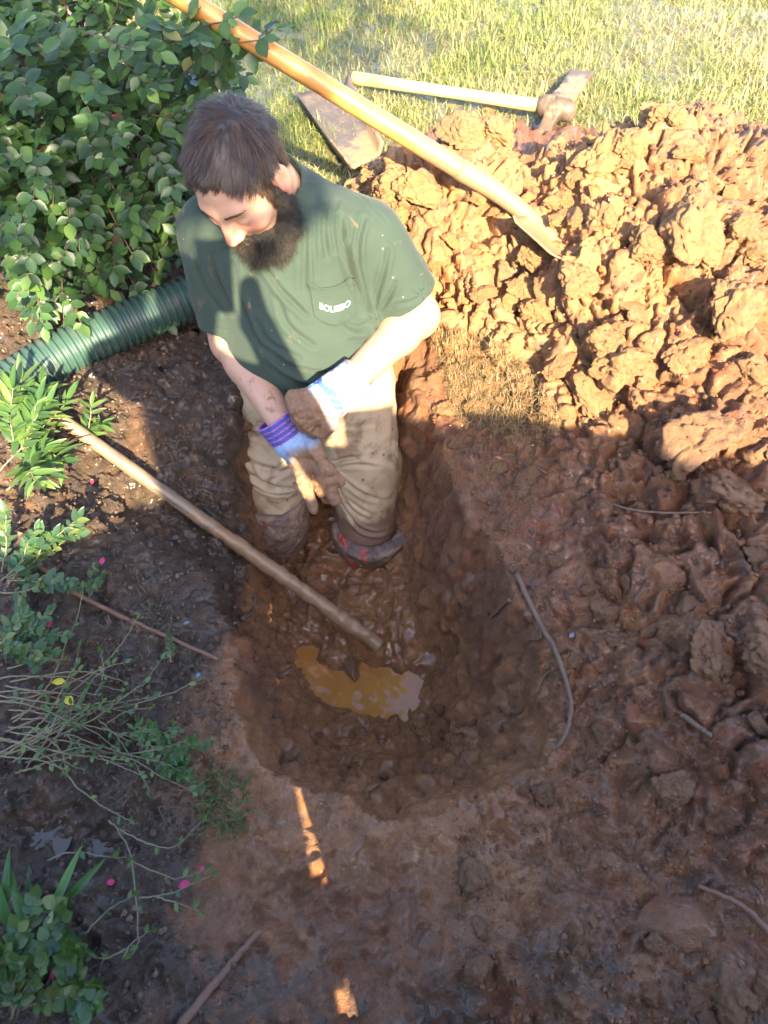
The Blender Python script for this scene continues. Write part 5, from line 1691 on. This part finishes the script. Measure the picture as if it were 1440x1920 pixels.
plant('long_leaf_plant', (30, 880), fan((45, 860), 8, 60, 115, -50, 85, 1) + [[(0, 900), (60, 860), (110, 830), (150, 800)], [(20, 930), (70, 910), (105, 915), (112, 940)], [(0, 830), (40, 805), (62, 790)]], LONG, G1,
      'sunlit plant with long narrow leaves beside the upper end of the pole', 'plant', 31, 2, 1.0, rise=(.02, .10))
plant('long_leaf_plant', (190, 830), [[(150, 840), (175, 815), (185, 790)], [(160, 835), (195, 815), (205, 830)]], LONG, G1, 'small narrow leaved sprig growing beside the pole in the dark soil', 'plant', 32, 2, .7, rise=(.01, .06))
plant('small_shrub', (40, 1110), fan((20, 1090), 8, 80, 190, -35, 75, 3) + [[(10, 1060), (70, 1040), (120, 1030), (170, 1035)], [(0, 1120), (60, 1125), (110, 1110), (150, 1120)]], OVAL, G2,
      'low shrub with bluish green oval leaves left of the thin cane', 'shrub', 33, 2, 1.0, rise=(.02, .07))
plant('small_shrub', (30, 1230), fan((10, 1220), 9, 60, 150, -45, 40, 4), OVAL, G2, 'low bluish green shrub at the left edge below the cane', 'shrub', 34, 2, .95, rise=(.02, .06))
plant('sprig', (180, 1110), [[(170, 1130), (178, 1105), (195, 1090)], [(172, 1120), (190, 1110), (208, 1108)]], OVAL, G2, 'small green sprig with a pink bud on dark soil above the cane', 'plant', 35, 2, .7, rise=(.01, .05))
plant('sprig', (322, 1238), [[(322, 1245), (324, 1228), (328, 1215)]], OVAL, G2, 'tiny green sprig standing just below the cane end', 'plant', 36, 2, .7, rise=(.005, .04))
tw = fan((20, 1385), 16, 150, 380, -12, 30, 5, 6, .7, 40) + fan((0, 1300), 10, 120, 280, -30, 18, 6, 5, .6, 40) + fan((150, 1360), 12, 70, 190, -40, 45, 15, 4, .8, 70) + fan((60, 1440), 5, 80, 220, -10, 50, 16, 4, .6, 30) + [[(70, 1372), (122, 1412), (145, 1470), (190, 1510), (235, 1538), (262, 1552)], [(130, 1420), (185, 1420), (215, 1440), (260, 1450)],
      [(20, 1380), (120, 1345), (230, 1340), (330, 1320), (380, 1295)], [(40, 1385), (150, 1370), (240, 1390), (310, 1420)]]
plant('twiggy_shrub', (20, 1390), tw, TINY, G1, 'tangle of thin grey green twigs sprawling over the dark soil', 'shrub', 37, 7, 1.0, stem_r=.0019, rise=(.02, .06), leaf_from=.35, both=False)
plant('leafy_tuft', (330, 1420), fan((310, 1440), 16, 40, 110, -60, 120, 8), TINY, [(.045, .11, .03), (.06, .13, .035)], 'bright green tuft of tiny leaves at the ends of the sprawling twigs', 'plant', 38, 2, 1.0, stem_r=.0015, rise=(.02, .06))
tw = [[(100, 1620), (150, 1605), (215, 1615), (255, 1618)], [(215, 1545), (240, 1575), (258, 1620), (268, 1700), (274, 1770), (262, 1795)], [(258, 1620), (310, 1645), (345, 1655), (395, 1640)], [(268, 1690), (330, 1680), (370, 1665), (410, 1650)],
      [(170, 1755), (220, 1710), (268, 1685)], [(230, 1560), (290, 1590), (340, 1595), (390, 1550)], [(300, 1685), (345, 1700), (385, 1715)], [(250, 1780), (215, 1800), (180, 1795)], [(240, 1800), (262, 1770), (300, 1750)]]
plant('twiggy_shrub', (262, 1640), tw, TINY, G1, 'sparse thin branching twigs with few leaves over the near mud', 'shrub', 39, 6, 1.1, stem_r=.0017, rise=(.03, .05), leaf_from=.4, both=False)
# strap leaved plant in the near corner: every leaf a part
STRAP = [(.135, .020, .25, .25, 8, .75), (.115, .017, .25, .45, 8, .75)]
b, _ = hit(110, 1700)
sp = empty('strap_leaf_plant', b)
tag(sp, 'plant with long strap shaped green leaves in the near left corner', 'plant')
L = Leaves(); r = random.Random(12)
def px_dir(p0, p1, h0, h1):
    a = hit(*p0)[0] + Vector((0, 0, h0)); c_ = hit(*p1)[0] + Vector((0, 0, h1)); return a, c_ - a
for p0, p1, h0, h1, tt in (((122, 1712), (185, 1615), .05, .11, 1), ((140, 1700), (222, 1640), .05, .10, 0), ((118, 1725), (190, 1800), .05, .07, 1), ((60, 1740), (45, 1640), .02, .09, 0), ((75, 1750), (75, 1650), .02, .08, 2),
                           ((40, 1760), (20, 1650), .02, .10, 0), ((30, 1800), (-10, 1720), .02, .08, 2), ((90, 1720), (60, 1690), .03, .08, 0), ((60, 1700), (110, 1720), .02, .05, 1), ((20, 1720), (55, 1620), .02, .1, 2)):
    a, d = px_dir(p0, p1, h0, h1)
    L.add(a, d, Vector((r.uniform(-.3, .3), -.4, 1)), d.length / .128, 0, tt)
for p0, p1 in (((118, 1712), (138, 1693)), ((130, 1715), (162, 1698)), ((125, 1722), (135, 1740))):
    a, d = px_dir(p0, p1, .07, .09); L.add(a, d, Vector((0, -.4, 1)), d.length / .028, 2, 3)
L.build(sp, STRAP + [(.028, .02, .1, .1, 5, 1)], [(.045, .135, .034), (.058, .16, .042), (.038, .11, .036), (.20, .25, .12)], 300)
plant('small_shrub', (60, 1850), fan((40, 1900), 9, 100, 220, 15, 110, 9) + fan((150, 1900), 6, 60, 150, 20, 110, 10), [(.026, .019, .12, .12, 5, 1.0), (.022, .017, .1, .2, 5, 1.05)], G1 + G2,
      'round leaved low shrub filling the near left corner', 'shrub', 40, 2, 1.0, rise=(.02, .08))

# fallen petals, leaves and scraps lying about
PINK = NT('pink_petal'); PINK.set(Base_Color=(.46, .035, .13), Roughness=.6); PINK = PINK.m
YEL = NT('yellow_leaf'); YEL.set(Base_Color=(.50, .42, .04), Roughness=.6); YEL = YEL.m
SCR = NT('pale_blue_scrap'); SCR.set(Base_Color=(.15, .18, .23), Roughness=.6); SCR = SCR.m
def litter(name, px, L, W, mat, label, category, rot, lift=.006, group=None):
    v_, q_ = leaf_np(L, W, .3, .15, 4, 1.0)
    o = link(name, mesh_np(name, v_, q_), mat)
    p, nn = hit(*px)
    o.location = p + Vector((0, 0, lift)); o.rotation_euler = (random.uniform(-.3, .3), -.3, rot)
    m = o.modifiers.new('thickness', 'SOLIDIFY'); m.thickness = .0006
    tag(o, label, category, group)
for px, lab, s in (((358, 1658), 'bright pink petal on the trodden mud beside the sparse twigs', 1.0), ((380, 1625), 'paler pink petal above the bright one near the sparse twigs', .6), ((218, 1655), 'small pink petal beside the tip of the strap leaves', .7),
                   ((198, 1072), 'pink bud at the tip of the small sprig', .8), ((98, 1188), 'deep pink bud in the low shrub below the cane', .7), ((192, 772), 'pink petal on the dark soil by the upper end of the pole', .8),
                   ((176, 905), 'faded pink petal on the sunlit soil beside the pole', .7), ((108, 1820), 'purple pink petal in the round leaved shrub', .7)):
    litter('petal', px, .020 * s, .014 * s, PINK, lab, 'petal', random.uniform(0, 6), .03 if 'bud' in lab else .008, 'fallen pink petals')
for px, lab in (((140, 1298), 'upper yellow leaf among the grey green twigs'), ((143, 1326), 'lower yellow green leaf among the grey green twigs')):
    litter('leaf', px, .024, .016, YEL, lab, 'leaf', random.uniform(0, 6), .05, 'yellow leaves')
for px, lab in (((1066, 1196), 'pale blue scrap on the clods right of the long root'), ((345, 1172), 'pale blue scrap on dark soil left of the pit'), ((1105, 1760), 'pale blue scrap near the muddy stone'), ((375, 1263), 'tiny blue scrap on the dark soil below the cane')):
    litter('scrap', px, .014, .009, SCR, lab, 'scrap', random.uniform(0, 6), .004, 'pale scraps on the soil')
litter('leaf', (362, 622), .035, .018, LEAFM, 'single bluish green fallen leaf on dark soil beside the drain pipe', 'leaf', 5.5)
litter('leaf', (308, 700), .022, .014, LEAFM, 'small green fallen leaf on dark soil below the drain pipe', 'leaf', 2.5)
# small puddles in the near left soil

# ------------------------------------------------------------------ an unseen tree added behind the fence to shade shrub, face and lawn
tree = empty('tree', (.33, -2.0, 0))
tag(tree, 'unseen leafy tree added behind the board fence to shade shrub, face and lawn', 'tree')
ms = MeshSet(); rt_ = random.Random(44)
L = Leaves()
ms.tube(spline([(0, 0, 0), (.02, .02, 1.2), (-.03, 0, 2.4), (-.1, .02, 3.4)], 16), [.075 - .05 * i / 15 for i in range(16)], 8)
ms.build('trunk', STEMM, tree); br = MeshSet()
for k in range(96):
    c_ = Vector((rt_.gauss(-.30, .22), rt_.gauss(0, .12), rt_.gauss(3.22, .13))) if k < 40 else Vector((rt_.gauss(.90, .26), rt_.gauss(0, .15), rt_.gauss(3.92, .16)))  # leaf clumps placed to shade the shrub and the far lawn
    if k < 40: c_.x = min(c_.x, .08)
    if k >= 70: c_ = Vector((rt_.uniform(.16, .44), rt_.gauss(0, .05), rt_.uniform(2.93, 3.25)))  # clumps added to keep the sun off the man's face
    a_ = Vector((-.02, 0, rt_.uniform(2.3, 3.3)))
    P = spline([a_, a_.lerp(c_, .5) + Vector((0, 0, .06)), c_], 8); br.tube(P, [.008 - .006 * i / 7 for i in range(8)], 4)
    for j in range(26):
        d = Vector((rt_.gauss(0, 1), rt_.gauss(0, 1), rt_.gauss(0, .7)))
        L.add(tree.location + c_ + d * .055, d, Vector((rt_.uniform(-.5, .5), rt_.uniform(-.5, .5), 1)), rt_.uniform(.9, 1.5), 0, rt_.randrange(3))
tag(br.build('branches', STEMM, tree), kind='stuff')
L.build(tree, LK, TINT, 0, 'leaf', 'crown')

# ------------------------------------------------------------------ an unseen tree added beyond the shrub so its bough mirrors in the puddle
tree2 = empty('tree', (-2.7, 3.0, 0))
tag(tree2, 'unseen leafy tree added beyond the shrub, its bough mirrored in the puddle', 'tree')
ms = MeshSet(); L = Leaves()
ms.tube(spline([(0, 0, -.05), (.05, 0, 1.2), (.3, -.05, 2.4), (.6, -.1, 3.2)], 16), [.09 - .05 * i / 15 for i in range(16)], 8)
ms.build('trunk', STEMM, tree2)
br = MeshSet(); br.tube(spline([(.3, -.05, 2.4), (1.1, -.3, 2.95), (2.0, -.6, 3.05), (2.7, -.6, 3.0)], 14), [.04 - .034 * i / 13 for i in range(14)], 6)
for k in range(90):
    c_ = Vector((rt_.uniform(-1.1, -.02), rt_.uniform(1.7, 2.95), rt_.uniform(2.9, 3.25))) if k < 70 else Vector((rt_.uniform(0, .45), rt_.uniform(2.48, 3.0), rt_.uniform(2.9, 3.2)))
    a_ = Vector((c_.x - .3, 2.5, 3.0))
    br.tube(spline([a_ - tree2.location, (a_ + c_) / 2 + Vector((0, 0, .05)) - tree2.location, c_ - tree2.location], 6), [.006 - .004 * i / 5 for i in range(6)], 4)
    for j in range(24):
        d = Vector((rt_.gauss(0, 1), rt_.gauss(0, 1), rt_.gauss(0, .5)))
        L.add(c_ + d * .065, d, Vector((rt_.uniform(-.5, .5), rt_.uniform(-.5, .5), 1)), rt_.uniform(1.2, 2.0), 0, rt_.randrange(3))
tag(br.build('branches', STEMM, tree2), kind='stuff')
L.build(tree2, LK, TINT, 0, 'leaf', 'crown')
